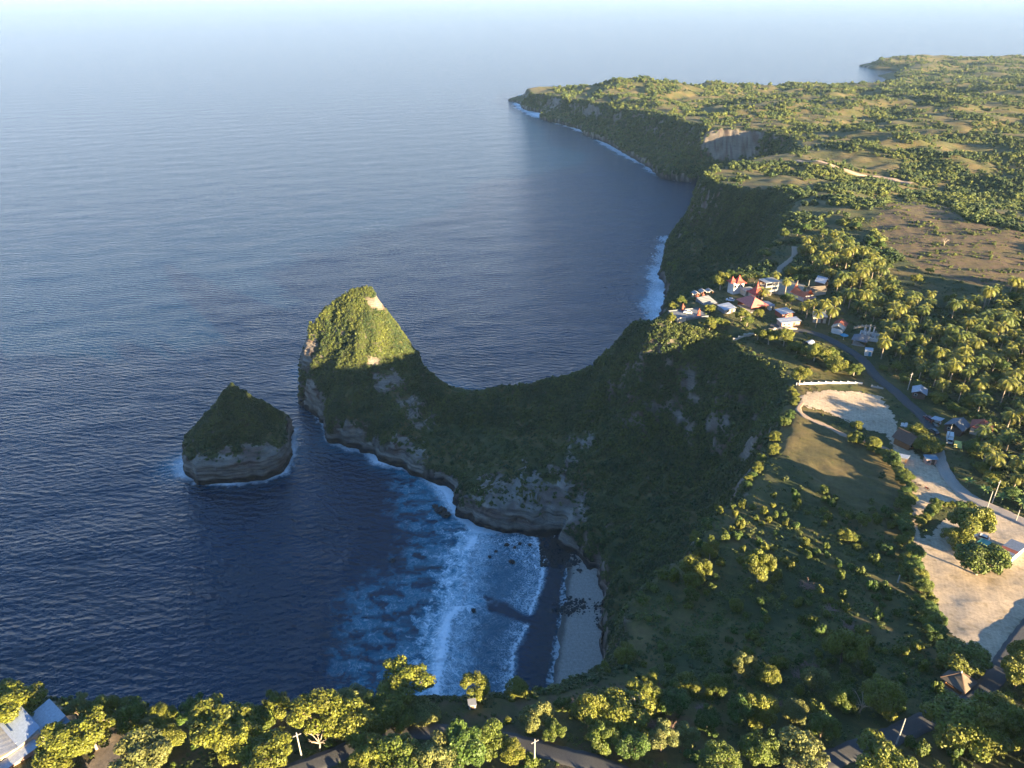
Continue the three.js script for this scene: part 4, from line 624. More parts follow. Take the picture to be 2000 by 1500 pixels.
{   // undergrowth and grass on the flat land nearby, woods far away
  const low = [], far = [];
  for (let k = 0; k < 240000; k++) {
    const d = 88 + 440 * Math.pow(RC(), 1.25), x = (RC() * 2 - 1) * 0.9 * (d * 0.887 + 70); if (x > 360) continue; const h = ground(x, d); if (h < 60) continue; const s = slope(x, d)[2]; if (s > 0.75 || bareGround(x, d) || onTrack(x, d, 0.2) || cleared(x, d, -1)) continue;
    const n = fbm(n2a, x / 15 + 30, d / 15, 3), open = inFieldL(x, d) ? 0.10 : inField(x, d) ? 0.3 : x < 40 && d < 128 ? 0.35 : inGrove(x, d) ? 0.6 : d > 118 && d < 205 && x > 30 && x < 118 ? 0.42 : 0.5; if (RC() > open + 0.9 * n * (open > 0.2 ? 1 : 0.4)) continue;
    const dense = (d > 118 && d < 205 && x > 30 && x < 118 && !inFieldL(x, d)) || inGrove(x, d); if (!dense && RC() > 0.4) continue;
    const big = inFieldL(x, d) || inField(x, d) ? 0.35 : inGrove(x, d) ? 1.7 : dense ? 0.9 : 0.75, sz = big * (0.35 + 0.8 * RC() * RC()) * (d > 300 ? 1.5 : 1);
    low.push([x, h - 0.05, -d, sz, sz * (0.6 + 0.5 * RC()), RC() * 6.28, clamp(0.45 + 0.7 * n + 0.5 * (RC() - 0.5), 0, 1)]);
  }
  mass('undergrowth', 'low weeds and scrub covering the open ground', CL, wildMat, low, wild(1.1));
  for (let k = 0; k < 185000 && far.length < 60000; k++) {
    const d = 420 + 2500 * Math.pow(RC(), 1.7), x = 100 + RC() * 0.98 * (d * 0.887 + 100); if (x / (d * 0.887 + 80) > 0.95) continue; const h = ground(x, d); if (h < 9 || inField(x, d) || onTrack(x, d, 3)) continue; const s = slope(x, d, 4)[2]; if (s > 0.9) continue;
    const n = fbm(n2a, x / 85 + 9, d / 120, 3) + 0.35 * fbm(n2b, x / 26, d / 26, 2), valley = d > 590 && d < 760 && x > 330 ? 0.6 : 0; if (RC() > 0.34 + 2.1 * n + valley || (inGrove(x, d) && d < 440)) continue;
    const sz = (0.9 + 2.4 * RC() * RC()) * lerp(1, 1.8, sstep(700, 2200, d)); far.push([x, h + 0.2 * sz, -d, sz, sz * (0.85 + 0.4 * RC()), RC() * 6.28, clamp(0.35 + 0.45 * n2c(x / 60, d / 60) + 0.6 * (RC() - 0.5), 0, 1)]);
  }
    for (let k = 0; k < 5000; k++) { const x = 228 + RC() * 120, d = 376 + RC() * 280; if (!inField(x, d) || fbm(n2a, x / 22 + 50, d / 22, 2) + 0.5 * (RC() - 0.5) < 0.12) continue; const sz = 0.4 + 1.1 * RC() * RC(); far.push([x, ground(x, d), -d, sz, sz * (0.7 + 0.4 * RC()), RC() * 6.28, 0.3 + 0.6 * RC()]); }
  for (let k = 0; k < 30000; k++) {      // the growth goes on beyond the picture's edges
    const x = -190 + RC() * 720, d = 10 + RC() * 520, out = Math.abs(x) / (d * 0.887 + 80); if (!(d < 92 || (out > 0.70 && d < 430))) continue; const h = ground(x, d); if (h < 60 || onTrack(x, d, 2) || bareGround(x, d) || cleared(x, d, 2) || inField(x, d) || slope(x, d)[2] > 0.8) continue;
    if (RC() > (inGrove(x, d) ? 0.7 : 0.35) + 0.9 * fbm(n2a, x / 40, d / 40, 2)) continue; const sz = (d < 92 ? 0.5 : 1.0) + 1.6 * RC() * RC(); far.push([x, h + 0.1 * sz, -d, sz, sz * (0.8 + 0.4 * RC()), RC() * 6.28, clamp(0.4 + 0.6 * (RC() - 0.5), 0, 1)]);
  }
  mass('far_woodland', 'woods and scrub covering the far hills and headlands', [clump(81, 150, 0.34, 0.9), clump(82, 140, 0.36, 0.9), clump(83, 120, 0.38, 0.9)], wildMat, far, wild(1.1));
  console.log('low', low.length, 'far', far.length, 'trees', nTrees, 'shrubs', nB);
}
// ---------------------------------------------------------------- built things
const std = (r, g, b, rough = 0.85, extra = {}) => new THREE.MeshStandardMaterial({ color: lin(r, g, b), roughness: rough, ...extra });
const grain = uvTex(grainTex, 1);
const MT = { white: std(0.72, 0.69, 0.65, 0.8, { map: grain }), cream: std(0.58, 0.48, 0.37, 0.85, { map: grain }), pink: std(0.55, 0.33, 0.26, 0.85, { map: grain }), red: std(0.50, 0.075, 0.05, 0.75, { map: grain }), pale: std(0.58, 0.17, 0.13, 0.75, { map: grain }), orange: std(0.60, 0.15, 0.06, 0.75, { map: grain }), brick: std(0.36, 0.10, 0.06, 0.85, { map: grain }), brown: std(0.14, 0.085, 0.06, 0.9, { map: grain }), wood: std(0.34, 0.15, 0.06, 0.8, { map: grain }), thatch: std(0.15, 0.12, 0.09, 0.95, { map: grain }),
  grey: std(0.30, 0.30, 0.31, 0.8, { map: grain }), metal: std(0.44, 0.47, 0.52, 0.42, { map: grain, metalness: 0.25 }), metalDark: std(0.26, 0.28, 0.31, 0.5, { map: grain, metalness: 0.2 }), blue: std(0.06, 0.25, 0.36, 0.7), teal: std(0.07, 0.34, 0.36, 0.6), yellow: std(0.70, 0.58, 0.16, 0.7), dark: std(0.02, 0.02, 0.022, 0.8), glass: std(0.03, 0.04, 0.05, 0.15), tyre: std(0.015, 0.015, 0.015, 0.9), chrome: std(0.5, 0.5, 0.5, 0.3, { metalness: 0.8 }), stone: std(0.34, 0.29, 0.24, 0.95, { map: grain }), concrete: std(0.42, 0.39, 0.35, 0.9, { map: grain }), slate: std(0.16, 0.17, 0.19, 0.8, { map: grain }), blueRoof: std(0.16, 0.24, 0.31, 0.6, { map: grain }) };
function thing(name, label, category, x, d, turn = 0, group, dy = 0) { const g = new THREE.Group(); g.name = numbered(name); g.userData = { label, category }; if (group) g.userData.group = group; g.position.set(x, ground(x, d) + dy, -d); g.rotation.y = turn; scene.add(g); return g; }
function part(o, name, geo, mat, label) { const m = new THREE.Mesh(geo, mat); m.name = name; if (label) m.userData.label = label; m.castShadow = m.receiveShadow = true; o.add(m); return m; }
const box = (w, h, l, x = 0, y = 0, z = 0) => new THREE.BoxGeometry(w, h, l).translate(x, y + h / 2, z);
const cyl = (r0, r1, h, x = 0, y = 0, z = 0, n = 10) => new THREE.CylinderGeometry(r1, r0, h, n).translate(x, y + h / 2, z);
function solid(P, F) { const p = [], I = []; for (const f of F) { const k = p.length / 3; for (const i of f) p.push(...P[i]); for (let q = 1; q < f.length - 1; q++) I.push(k, k + q, k + q + 1); } const g = new THREE.BufferGeometry(); g.setAttribute('position', new THREE.Float32BufferAttribute(p, 3)); g.setIndex(I); const uv = []; for (let i = 0; i < p.length; i += 3) uv.push((p[i] + p[i + 1] * 0.3) / 4, (p[i + 2] + p[i + 1] * 0.3) / 4); g.setAttribute('uv', new THREE.Float32BufferAttribute(uv, 2)); g.computeVertexNormals(); return g; }
// roofs over a w (x) by l (z) plan with eaves at y: two slopes along z, four slopes, one slope
const gable = (w, l, h, y, t = 0.14) => { const a = w / 2, b = l / 2; return solid([[-a, y, -b], [0, y + h, -b], [a, y, -b], [-a, y, b], [0, y + h, b], [a, y, b], [-a, y - t, -b], [0, y + h - t, -b], [a, y - t, -b], [-a, y - t, b], [0, y + h - t, b], [a, y - t, b]], [[0, 3, 4, 1], [1, 4, 5, 2], [6, 7, 10, 9], [7, 8, 11, 10], [0, 1, 7, 6], [1, 2, 8, 7], [3, 9, 10, 4], [4, 10, 11, 5], [0, 6, 9, 3], [2, 5, 11, 8]]); };
const hip = (w, l, h, y, rl, t = 0.14) => { const a = w / 2, b = l / 2, r = rl / 2; return solid([[-a, y, -b], [a, y, -b], [a, y, b], [-a, y, b], [0, y + h, -r], [0, y + h, r], [-a, y - t, -b], [a, y - t, -b], [a, y - t, b], [-a, y - t, b]], [[0, 3, 5, 4], [1, 4, 5, 2], [0, 4, 1], [3, 2, 5], [0, 1, 7, 6], [1, 2, 8, 7], [2, 3, 9, 8], [3, 0, 6, 9], [6, 7, 8, 9]]); };
const shed = (w, l, y0, y1, t = 0.12, x = 0, z = 0) => { const a = w / 2, b = l / 2; return solid([[x - a, y0, z - b], [x + a, y1, z - b], [x + a, y1, z + b], [x - a, y0, z + b], [x - a, y0 - t, z - b], [x + a, y1 - t, z - b], [x + a, y1 - t, z + b], [x - a, y0 - t, z + b]], [[0, 3, 2, 1], [4, 5, 6, 7], [0, 1, 5, 4], [1, 2, 6, 5], [2, 3, 7, 6], [3, 0, 4, 7]]); };
const curved = (pts, s = 1) => { const g = new THREE.LatheGeometry(pts.map((p) => new THREE.Vector2(p[0], p[1])), 4).toNonIndexed(); g.rotateY(Math.PI / 4); g.scale(s, 1, 1); g.computeVertexNormals(); return g; };
function house(name, label, cat, x, d, turn, o) {
  const t = thing(name, label, cat, x, d, turn, o.group, o.dy ?? -0.3), h = o.h ?? 3;
  if (o.open) { for (const i of [-1, 1]) for (const j of [-1, 1]) part(t, 'post', box(0.22, h, 0.22, i * (o.w / 2 - 0.3), 0, j * (o.l / 2 - 0.3)), o.postMat ?? MT.wood); part(t, 'floor_slab', box(o.w - 0.2, 0.35, o.l - 0.2), MT.concrete); part(t, 'low_wall', box(o.w - 0.6, 1.15, 0.18, 0, 0.36, -(o.l / 2 - 0.4)), o.wall); }
  else {
    part(t, 'wall', box(o.w, h, o.l), o.wall);
    const dr = part(t, 'door', box(1.0, 2.1, 0.1, o.w * 0.18, 0.32, o.l / 2 + 0.03), o.doorMat ?? MT.brown); part(dr, 'handle', box(0.08, 0.12, 0.06, o.w * 0.18 - 0.38, 1.35, o.l / 2 + 0.1), MT.chrome);
    for (const k of o.windows ?? [-0.25]) { const w = part(t, 'window', box(1.1, 1.0, 0.08, o.w * k, h * 0.45, o.l / 2 + 0.02), MT.white); part(w, 'pane', box(0.92, 0.82, 0.05, o.w * k, h * 0.45 + 0.09, o.l / 2 + 0.07), MT.glass); }
    const w = part(t, 'window', box(0.08, 1.0, 1.2, o.w / 2 + 0.02, h * 0.45, 0), MT.white); part(w, 'pane', box(0.05, 0.82, 1.0, o.w / 2 + 0.06, h * 0.45 + 0.09, 0), MT.glass);
  }
  const W = o.w + (o.over ?? 0.9), L = o.l + (o.over ?? 0.9), rh = o.rh ?? 1.6;
  if (o.roof === 'gable') { const r = part(t, 'roof', gable(W, L, rh, h), o.top); part(r, 'ridge_cap', box(0.3, 0.12, L + 0.05, 0, h + rh - 0.04, 0), o.cap ?? o.top); if (!o.open) part(t, 'gable_end', gable(o.w, o.l, rh * 0.9, h - 0.02, 0.02), o.wall); }
  else if (o.roof === 'hip') { const r = part(t, 'roof', hip(W, L, rh, h, o.rl ?? L * 0.4), o.top); part(r, 'ridge_cap', box(0.3, 0.14, (o.rl ?? L * 0.4) + 0.3, 0, h + rh - 0.06, 0), o.cap ?? o.top); }
  else if (o.roof === 'shed') {      // sheets side by side, each with its own edge
    const n = o.sheets ?? Math.max(2, Math.round(L / 1.6)), l = L / n; for (let i = 0; i < n; i++) part(t, 'roof_sheet', shed(W, l - 0.03, h + 0.15, h + 0.15 + rh, 0.09, 0, -L / 2 + (i + 0.5) * l).translate(0, (i % 2) * 0.025, 0), o.top);
  }
  shadows(t); return t;
}
// --- village
{
  let t = house('village_hall', 'large hall with a pale red hipped roof above the village lawn', 'hall', 124.6, 373, 0.35, { open: true, w: 9.5, l: 12, h: 3.4, roof: 'hip', rh: 3.2, rl: 3.6, top: MT.pale, wall: MT.brick, over: 1.4 });
  part(t, 'roof_extension', shed(6.4, 5.6, 3.9, 2.9, 0.12, 6.4, 3.2), MT.metal, 'white metal roof over the right side'); for (const z of [1, 5.4]) part(t, 'post', box(0.2, 2.9, 0.2, 9.2, 0, z), MT.wood); shadows(t);
  t = thing('pagoda_building', 'bright red peaked pagoda roof behind the pale red hall', 'building', 130.5, 386, 0.4, undefined, -0.3); part(t, 'wall', box(6, 3.6, 6), MT.cream); const r = part(t, 'roof', curved([[0.05, 8.8], [0.7, 7.2], [1.9, 5.6], [3.6, 4.3], [5.6, 3.5], [5.6, 3.3], [0.01, 3.6]]), MT.red); part(r, 'finial', cyl(0.16, 0.05, 1.0, 0, 8.6, 0), MT.red); part(t, 'door', box(1.2, 2.2, 0.1, 0, 0.3, 3.03), MT.brown); for (const k of [-1.9, 1.9]) part(t, 'window', box(1, 1, 0.08, k, 1.6, 3.02), MT.glass); shadows(t);
  t = thing('tower_house', 'tall white house with two red peaked roofs at the cliff side of the village', 'house', 122, 396, 0.3, undefined, -0.3); part(t, 'wall', box(6.4, 6.6, 5.4), MT.white); part(t, 'roof', curved([[0.05, 10.4], [0.8, 8.9], [2.4, 7.4], [4.4, 6.6], [4.4, 6.4], [0.01, 6.6]]).translate(1.2, 0, 0.4), MT.red); part(t, 'roof', curved([[0.05, 9.4], [0.6, 8.4], [1.8, 7.3], [3.4, 6.6], [3.4, 6.4], [0.01, 6.6]]).translate(-2, 0.1, -0.8), MT.red, 'smaller red peak behind'); part(t, 'annex_wall', box(6.5, 3.4, 6, 4.2, 0, 5.4), MT.cream); const b = part(t, 'terrace_slab', box(7, 0.25, 6.4, 4.2, 3.42, 5.4), MT.concrete); part(b, 'railing', box(7, 0.8, 0.12, 4.2, 3.7, 8.5), MT.white); for (const k of [-2, 0, 2]) part(t, 'window', box(1, 1.3, 0.08, k, 4.1, 2.72), MT.glass); part(t, 'awning', shed(4, 3, 2.6, 3.2, 0.08, 8.6, 6), MT.blueRoof); shadows(t);
  t = thing('open_storey_building', 'dark open three-storey building right of the pagoda roof', 'building', 138, 391, 0.35, undefined, -0.3); for (let k = 0; k < 3; k++) { part(t, 'floor_slab', box(8.4, 0.3, 6.4, 0, k * 2.6, 0), MT.grey); if (k) part(t, 'balustrade', box(8.4, 0.8, 0.12, 0, k * 2.6 + 0.31, 3.1), MT.slate); for (const i of [-3.8, 0, 3.8]) for (const j of [-2.8, 2.8]) part(t, 'column', box(0.35, 2.3, 0.35, i, k * 2.6 + 0.3, j), MT.grey); } part(t, 'roof_slab', box(9, 0.3, 7, 0, 7.8, 0), MT.metalDark); part(t, 'back_wall', box(8.2, 7.4, 0.2, 0, 0.3, -2.4), MT.brown); shadows(t);
  [[108.5, 398, 'grey-roofed stall nearest the tower house'], [104.5, 397, 'middle grey-roofed stall at the cliff edge'], [100.5, 395.5, 'leftmost grey-roofed stall at the cliff edge']].forEach(([x, d, l], i) => house('market_stall', l, 'stall', x, d, 0.2, { group: 'stalls at the cliff edge', open: true, w: 3.2, l: 3.6, h: 2.4, roof: 'gable', rh: 0.8, top: MT.grey, wall: i ? MT.grey : MT.white, over: 0.5 }));
  t = thing('stone_steps', 'wide flight of grey stone steps down to the viewpoint terrace', 'steps', 104.5, 382, 0.45, undefined, -1.2); for (let k = 0; k < 16; k++) part(t, 'step', box(8, 0.9 + k * 0.14, 0.72, 0, 0, 5.5 - k * 0.72), k % 2 ? MT.grey : MT.slate); shadows(t);
  house('metal_roofed_shed', 'blue-grey metal roofed shed below the stone steps', 'shed', 110.8, 370, 0.3, { w: 6, l: 7, h: 2.5, roof: 'shed', rh: 0.7, top: MT.metal, wall: MT.grey });
  house('white_roofed_shed', 'square white-roofed shed with dark red walls on the lawn', 'shed', 137.5, 361, 0.25, { w: 6, l: 6.5, h: 2.6, roof: 'shed', rh: 0.5, top: MT.metal, wall: MT.brick, windows: [-0.3, 0.02] });
  house('white_roofed_shed', 'white-roofed pink-walled shed at the end of the curved white wall', 'shed', 136.5, 350.5, 0.15, { w: 9.5, l: 5, h: 2.6, roof: 'shed', rh: 0.5, top: MT.metal, wall: MT.pink, windows: [-0.35, -0.1] });
  house('small_kiosk', 'small white kiosk between the hall and the palms', 'kiosk', 133.4, 369.5, 0.2, { w: 2.6, l: 2.4, h: 2.4, roof: 'shed', rh: 0.3, top: MT.blueRoof, wall: MT.white, over: 0.4, windows: [] });
  t = thing('saddle_roofed_house', 'house with an orange saddle-shaped roof among the palms', 'house', 153, 381, 0.5, undefined, -0.3); part(t, 'wall', box(5, 2.8, 7), MT.white);
  { const P = [], I = [], n = 14, m = 8; for (let i = 0; i <= n; i++) for (let j = 0; j <= m; j++) { const u = i / n * 2 - 1, v = j / m * 2 - 1; P.push(v * (3.4 + 0.5 * u * u), 2.7 + (1 - Math.pow(Math.abs(v), 0.8)) * (1.7 + 2.3 * u * u) + 0.35 * u * u, u * 4.8); } for (let i = 0; i < n; i++) for (let j = 0; j < m; j++) { const k = i * (m + 1) + j; I.push(k, k + m + 1, k + 1, k + 1, k + m + 1, k + m + 2); } const g = new THREE.BufferGeometry(); g.setAttribute('position', new THREE.Float32BufferAttribute(P, 3)); g.setIndex(I); g.computeVertexNormals(); const rr = part(t, 'roof', g, MT.orange.clone()); rr.material.side = THREE.DoubleSide; part(rr, 'ridge_horn', cyl(0.14, 0.05, 1.5, 0, 6.6, -4.6), MT.orange); } part(t, 'lean_to', shed(6.6, 2.4, 2.5, 2.5, 0.1, 0, 5.4), MT.metalDark); part(t, 'door', box(1, 2, 0.1, 0, 0.3, 3.53), MT.brown); shadows(t);
  house('long_house', 'long house with grey-brown roof behind the orange saddle roof', 'house', 162, 386, 1.75, { w: 4.6, l: 9, h: 3, roof: 'gable', rh: 1.6, top: MT.thatch, wall: MT.cream });
  house('gabled_hut', 'small hut with a steep light grey gable above the palms', 'hut', 168.5, 396, 0.75, { w: 4.6, l: 5, h: 3.4, roof: 'gable', rh: 2.6, top: MT.metal, wall: MT.brown });
  house('metal_roofed_house', 'house with a white metal roof beside the tall palms', 'house', 152.5, 353, -0.35, { w: 6, l: 7, h: 2.8, roof: 'shed', rh: 0.9, top: MT.metal, wall: MT.cream });
  t = house('red_brown_roofed_house', 'house with red-brown and cream roof halves at the road', 'house', 158.5, 342, -0.6, { w: 5, l: 4.4, h: 3, roof: 'gable', rh: 1.6, top: MT.brick, wall: MT.white }); part(t, 'roof_extension', gable(5.7, 4.4, 1.5, 2.9).translate(0, 0, 4.8), MT.cream, 'cream half of the roof'); part(t, 'porch_wall', box(4.8, 2.7, 3.8, 0, 0, 4.8), MT.white); shadows(t);
  t = thing('shrine_compound', 'walled white shrine compound with five tall pillars', 'shrine', 167.5, 330, -0.5, undefined, -0.3); part(t, 'base', box(8, 0.7, 7), MT.stone); for (const [x, z, w, l] of [[-4, 0, 0.3, 7], [4, 0, 0.3, 7], [0, 3.5, 8.3, 0.3], [0, -3.5, 8.3, 0.3]]) part(t, 'compound_wall', box(w, 1.9, l, x, 0, z), MT.white); [[-2.4, -1.5, 3.9], [-0.4, -1.8, 4.6], [1.5, -1.6, 4.2], [2.6, 1.2, 3.2], [-1.6, 1.4, 3.2]].forEach(([x, z, h]) => { const p = part(t, 'pillar', cyl(0.5, 0.34, h, x, 0.7, z, 4), MT.white); part(p, 'pillar_cap', curved([[0.05, 1.0], [0.25, 0.6], [0.8, 0.12], [0.8, 0], [0.01, 0]]).translate(x, 0.65 + h, z), MT.stone); }); shadows(t);
  house('roadside_eatery', 'grey hipped-roof eatery at the road below the shrine', 'eatery', 161.5, 325.5, -0.55, { open: true, w: 6, l: 6.5, h: 2.8, roof: 'hip', rh: 1.8, rl: 2.2, top: MT.slate, wall: MT.white });
  t = thing('blue_parasol', 'blue parasol at the roadside beside the grey hipped eatery', 'parasol', 156, 330.5, 0, undefined, -0.05); part(t, 'pole', cyl(0.05, 0.05, 2.6), MT.white); part(t, 'canopy', new THREE.ConeGeometry(1.9, 0.9, 10).translate(0, 2.7, 0), MT.blue); part(t, 'base', cyl(0.35, 0.3, 0.2), MT.concrete); shadows(t);
  house('blue_white_kiosk', 'white kiosk with pale blue front beside the village road', 'kiosk', 160.8, 314, -0.4, { w: 3, l: 3.4, h: 2.6, roof: 'shed', rh: 0.35, top: MT.metal, wall: MT.white, doorMat: MT.blue, over: 0.4, windows: [] });
  t = thing('plastic_tunnel', 'small arched white plastic tunnel on the grass below the road', 'tunnel', 139.1, 327.8, 0.6); part(t, 'cover', new THREE.CylinderGeometry(1.5, 1.5, 4.4, 14, 1, true, 0, Math.PI).rotateZ(Math.PI / 2).rotateX(-Math.PI / 2).rotateX(Math.PI / 2).translate(0, 0.02, 0), Object.assign(MT.metal.clone(), { side: THREE.DoubleSide })); for (const k of [-2.2, 0, 2.2]) part(t, 'hoop', new THREE.TorusGeometry(1.5, 0.05, 5, 14, Math.PI).rotateY(Math.PI / 2).translate(k, 0, 0), MT.chrome); shadows(t);
  // viewpoint terrace
  t = thing('viewpoint_terrace', 'paved viewpoint terrace with low parapet on the cliff tip', 'terrace', 90.5, 366.5, 0.25, undefined, -1.0); part(t, 'paving', box(17, 1.6, 11), MT.slate); for (const [x, z, w, l] of [[0, 5.6, 17, 0.3], [-8.6, 0, 0.3, 11], [0, -5.6, 17, 0.3]]) part(t, 'parapet', box(w, 2.1, l, x, 0, z), MT.slate); part(t, 'entrance_wall', box(3.4, 2.6, 0.4, -6, 0, 6.0), MT.cream); shadows(t);
  const TY = 1.6 - 1.0;
  [[88.4, 371, 'carved red-brown gate pillar at the back of the viewpoint terrace'], [95.4, 364.4, 'carved brown gate pillar at the front of the viewpoint terrace'], [99.5, 388, 'reddish carved pillar left of the stalls'], [103, 389.5, 'reddish carved pillar nearest the steps']].forEach(([x, d, l], i) => { const q = thing('carved_gate', l, 'gate pillar', x, d, 0.4 + i, 'carved gate pillars', i < 2 ? ground(90.5, 366.5) + TY - ground(x, d) : -0.1); part(q, 'base', box(1.6, 0.7, 1.6), MT.brick); part(q, 'shaft', cyl(0.75, 0.5, 1.6, 0, 0.7, 0, 4), MT.brick); part(q, 'crown', curved([[0.04, 4.0], [0.3, 3.3], [0.45, 2.9], [0.9, 2.6], [0.6, 2.55], [1.2, 2.25], [1.2, 2.15], [0.02, 2.2]]), MT.brick); shadows(q); });
  // walls
  const wall = (name, label, P, h, th, mat) => { const t2 = thing(name, label, 'wall', P[0][0], P[0][1]); for (let i = 0; i < P.length - 1; i++) { const a = P[i], b = P[i + 1], l = Math.hypot(b[0] - a[0], b[1] - a[1]), y = Math.min(ground(...a), ground(...b)) - ground(...P[0]); part(t2, 'wall_panel', box(l - 0.04, h + 0.5, th).rotateY(Math.atan2(b[1] - a[1], b[0] - a[0])).translate((a[0] + b[0]) / 2 - P[0][0], y - 0.5, -(a[1] + b[1]) / 2 + P[0][1]), mat); part(t2, 'pier', box(th + 0.16, h + 0.75, th + 0.16, a[0] - P[0][0], y - 0.5, -a[1] + P[0][1]), mat); } shadows(t2); };
  wall('curved_wall', 'curving white retaining wall from the cliff edge to the sheds', spline([[107, 338.4], [113, 340], [119, 342], [124.7, 343.7], [132.7, 345.3], [139, 344.6]], 3), 1.1, 0.9, MT.cream);
  wall('boundary_wall', 'low straight white wall behind the upper dirt lot', spline([[121.8, 291.4], [131.2, 291], [139.4, 289.9], [148.3, 288.4]], 3.2), 0.95, 0.3, MT.white);
  wall('boundary_wall', 'short broken wall beside the bend of the asphalt road', spline([[151, 285.6], [154.6, 282.8]], 2.6), 0.8, 0.3, MT.concrete);
  wall('garden_wall', 'thin brown wall beside the gabled hut by the palms', spline([[165, 341], [170, 342], [175, 341]], 2.5), 1.0, 0.3, MT.cream);
}
// --- along the asphalt road and in the car park
{
  house('gabled_shed', 'grey metal gabled shed at the upper road beside the palms', 'shed', 165.8, 275.8, -0.5, { w: 4.6, l: 5.2, h: 2.6, roof: 'gable', rh: 1.3, top: MT.metal, wall: MT.brown, over: 1.2 });
  let t = house('dark_roofed_house', 'house with a dark roof facing the road behind the white truck', 'house', 167.5, 249, -0.9, { w: 6, l: 6.5, h: 2.8, roof: 'gable', rh: 1.9, top: MT.slate, wall: MT.brown });
  t = house('red_tiled_house', 'house with a red tiled hipped roof in the palm grove', 'house', 175, 246.5, -0.6, { w: 6.5, l: 6, h: 3, roof: 'hip', rh: 2.4, rl: 2, top: MT.brick, wall: MT.cream, cap: MT.orange }); for (const [x, z, r] of [[3.4, 3.2, 0.75], [-3.4, 3.2, -0.75]]) part(t, 'hip_ridge', box(0.26, 0.2, 5, 0, 0, 0).rotateX(0.5).rotateY(r).translate(x * 0.5, 4.1, z * 0.62), MT.orange); shadows(t);
  house('white_awning', 'small white lean-to roof at the far end of the dark roofed house', 'awning', 162.6, 254.2, -0.9, { open: true, w: 3.2, l: 3, h: 2.5, roof: 'shed', rh: 0.4, top: MT.metal, wall: MT.white, over: 0.4 });
  t = thing('box_truck', 'white box truck parked nose-in beside the dark roofed house', 'truck', 161.6, 242.3, -0.45); part(t, 'cargo_box', box(2.1, 2.2, 3.6, 0, 0.75, -0.6), MT.white); part(t, 'cab', box(1.9, 1.75, 1.5, 0, 0.55, 2.0), MT.white); part(t, 'windscreen', box(1.7, 0.75, 0.06, 0, 1.4, 2.76), MT.glass); part(t, 'chassis', box(1.7, 0.3, 5, 0, 0.42, 0.2), MT.dark); for (const x of [-0.85, 0.85]) for (const z of [-1.6, 1.9]) part(t, 'wheel', new THREE.CylinderGeometry(0.42, 0.42, 0.28, 14).rotateZ(Math.PI / 2).translate(x, 0.42, z), MT.tyre); shadows(t);
  t = thing('yellow_panel', 'yellow sloping board propped at the roadside near the truck', 'board', 162.6, 238.2, -0.4); part(t, 'panel', box(2.6, 0.12, 2.8, 0, 0, 0).rotateX(0.65).translate(0, 1.0, 0), MT.yellow); for (const x of [-1.1, 1.1]) part(t, 'leg', box(0.1, 1.9, 0.1, x, 0, -0.9), MT.brown); shadows(t);
  house('dark_gabled_hut', 'dark brown gabled hut beside the round tree at the fork', 'hut', 145.4, 241.8, 0.55, { w: 5, l: 6, h: 3.2, roof: 'gable', rh: 2.8, top: MT.brown, wall: MT.wood, over: 1.6 });
  house('roadside_kiosk', 'pink kiosk with a blue-grey roof at the road fork', 'kiosk', 148.2, 229.1, -0.15, { w: 3.4, l: 2.6, h: 2.4, roof: 'shed', rh: 0.35, top: MT.blueRoof, wall: MT.pink, over: 0.8, windows: [-0.28] });
  house('tarpaulin_shelter', 'pale tarpaulin shelter against the hedge by the lane', 'shelter', 139.9, 231.4, -0.7, { open: true, w: 3, l: 2.6, h: 1.9, roof: 'shed', rh: 0.5, top: MT.white, wall: MT.grey, over: 0.4 });
  t = thing('rubble_heap', 'heap of pale building stones at the edge of the dirt lot', 'stones', 151, 255); { const R = rng(5); for (let i = 0; i < 9; i++) part(t, 'stone', new THREE.DodecahedronGeometry(0.45 + 0.35 * R(), 0).rotateY(R() * 3).scale(1.2, 0.8, 1).translate((R() - 0.5) * 2.6, 0.3 + (i > 6 ? 0.5 : 0), (R() - 0.5) * 2), MT.white); } shadows(t);
  t = thing('white_cabin', 'long white cabin with grey roof and one rust-red sheet', 'cabin', 145.2, 176.2, -0.95, undefined, -0.15); part(t, 'wall', box(3.6, 2.6, 10), MT.white); for (let k = 0; k < 6; k++) part(t, 'roof_sheet', shed(4.4, 1.72, 2.72 + 0.12, 3.2 + 0.12, 0.09, 0, -4.4 + k * 1.76), k === 3 ? MT.brick : MT.metalDark, k === 3 ? 'rust-red roof sheet' : undefined); part(t, 'door', box(0.08, 2, 1, 1.82, 0.2, 1.5), MT.blue); for (const z of [-3, -0.8, 3.6]) { const w = part(t, 'window', box(0.08, 0.9, 1.1, 1.82, 1.1, z), MT.grey); part(w, 'pane', box(0.05, 0.75, 0.95, 1.87, 1.18, z), MT.glass); } shadows(t);
  house('teal_lean_to', 'low teal-roofed lean-to between the cabin and the round tree', 'lean-to', 139.9, 180.4, -0.95, { open: true, w: 2.6, l: 4, h: 2.1, roof: 'shed', rh: 0.3, top: MT.teal, wall: MT.grey, over: 0.3 });
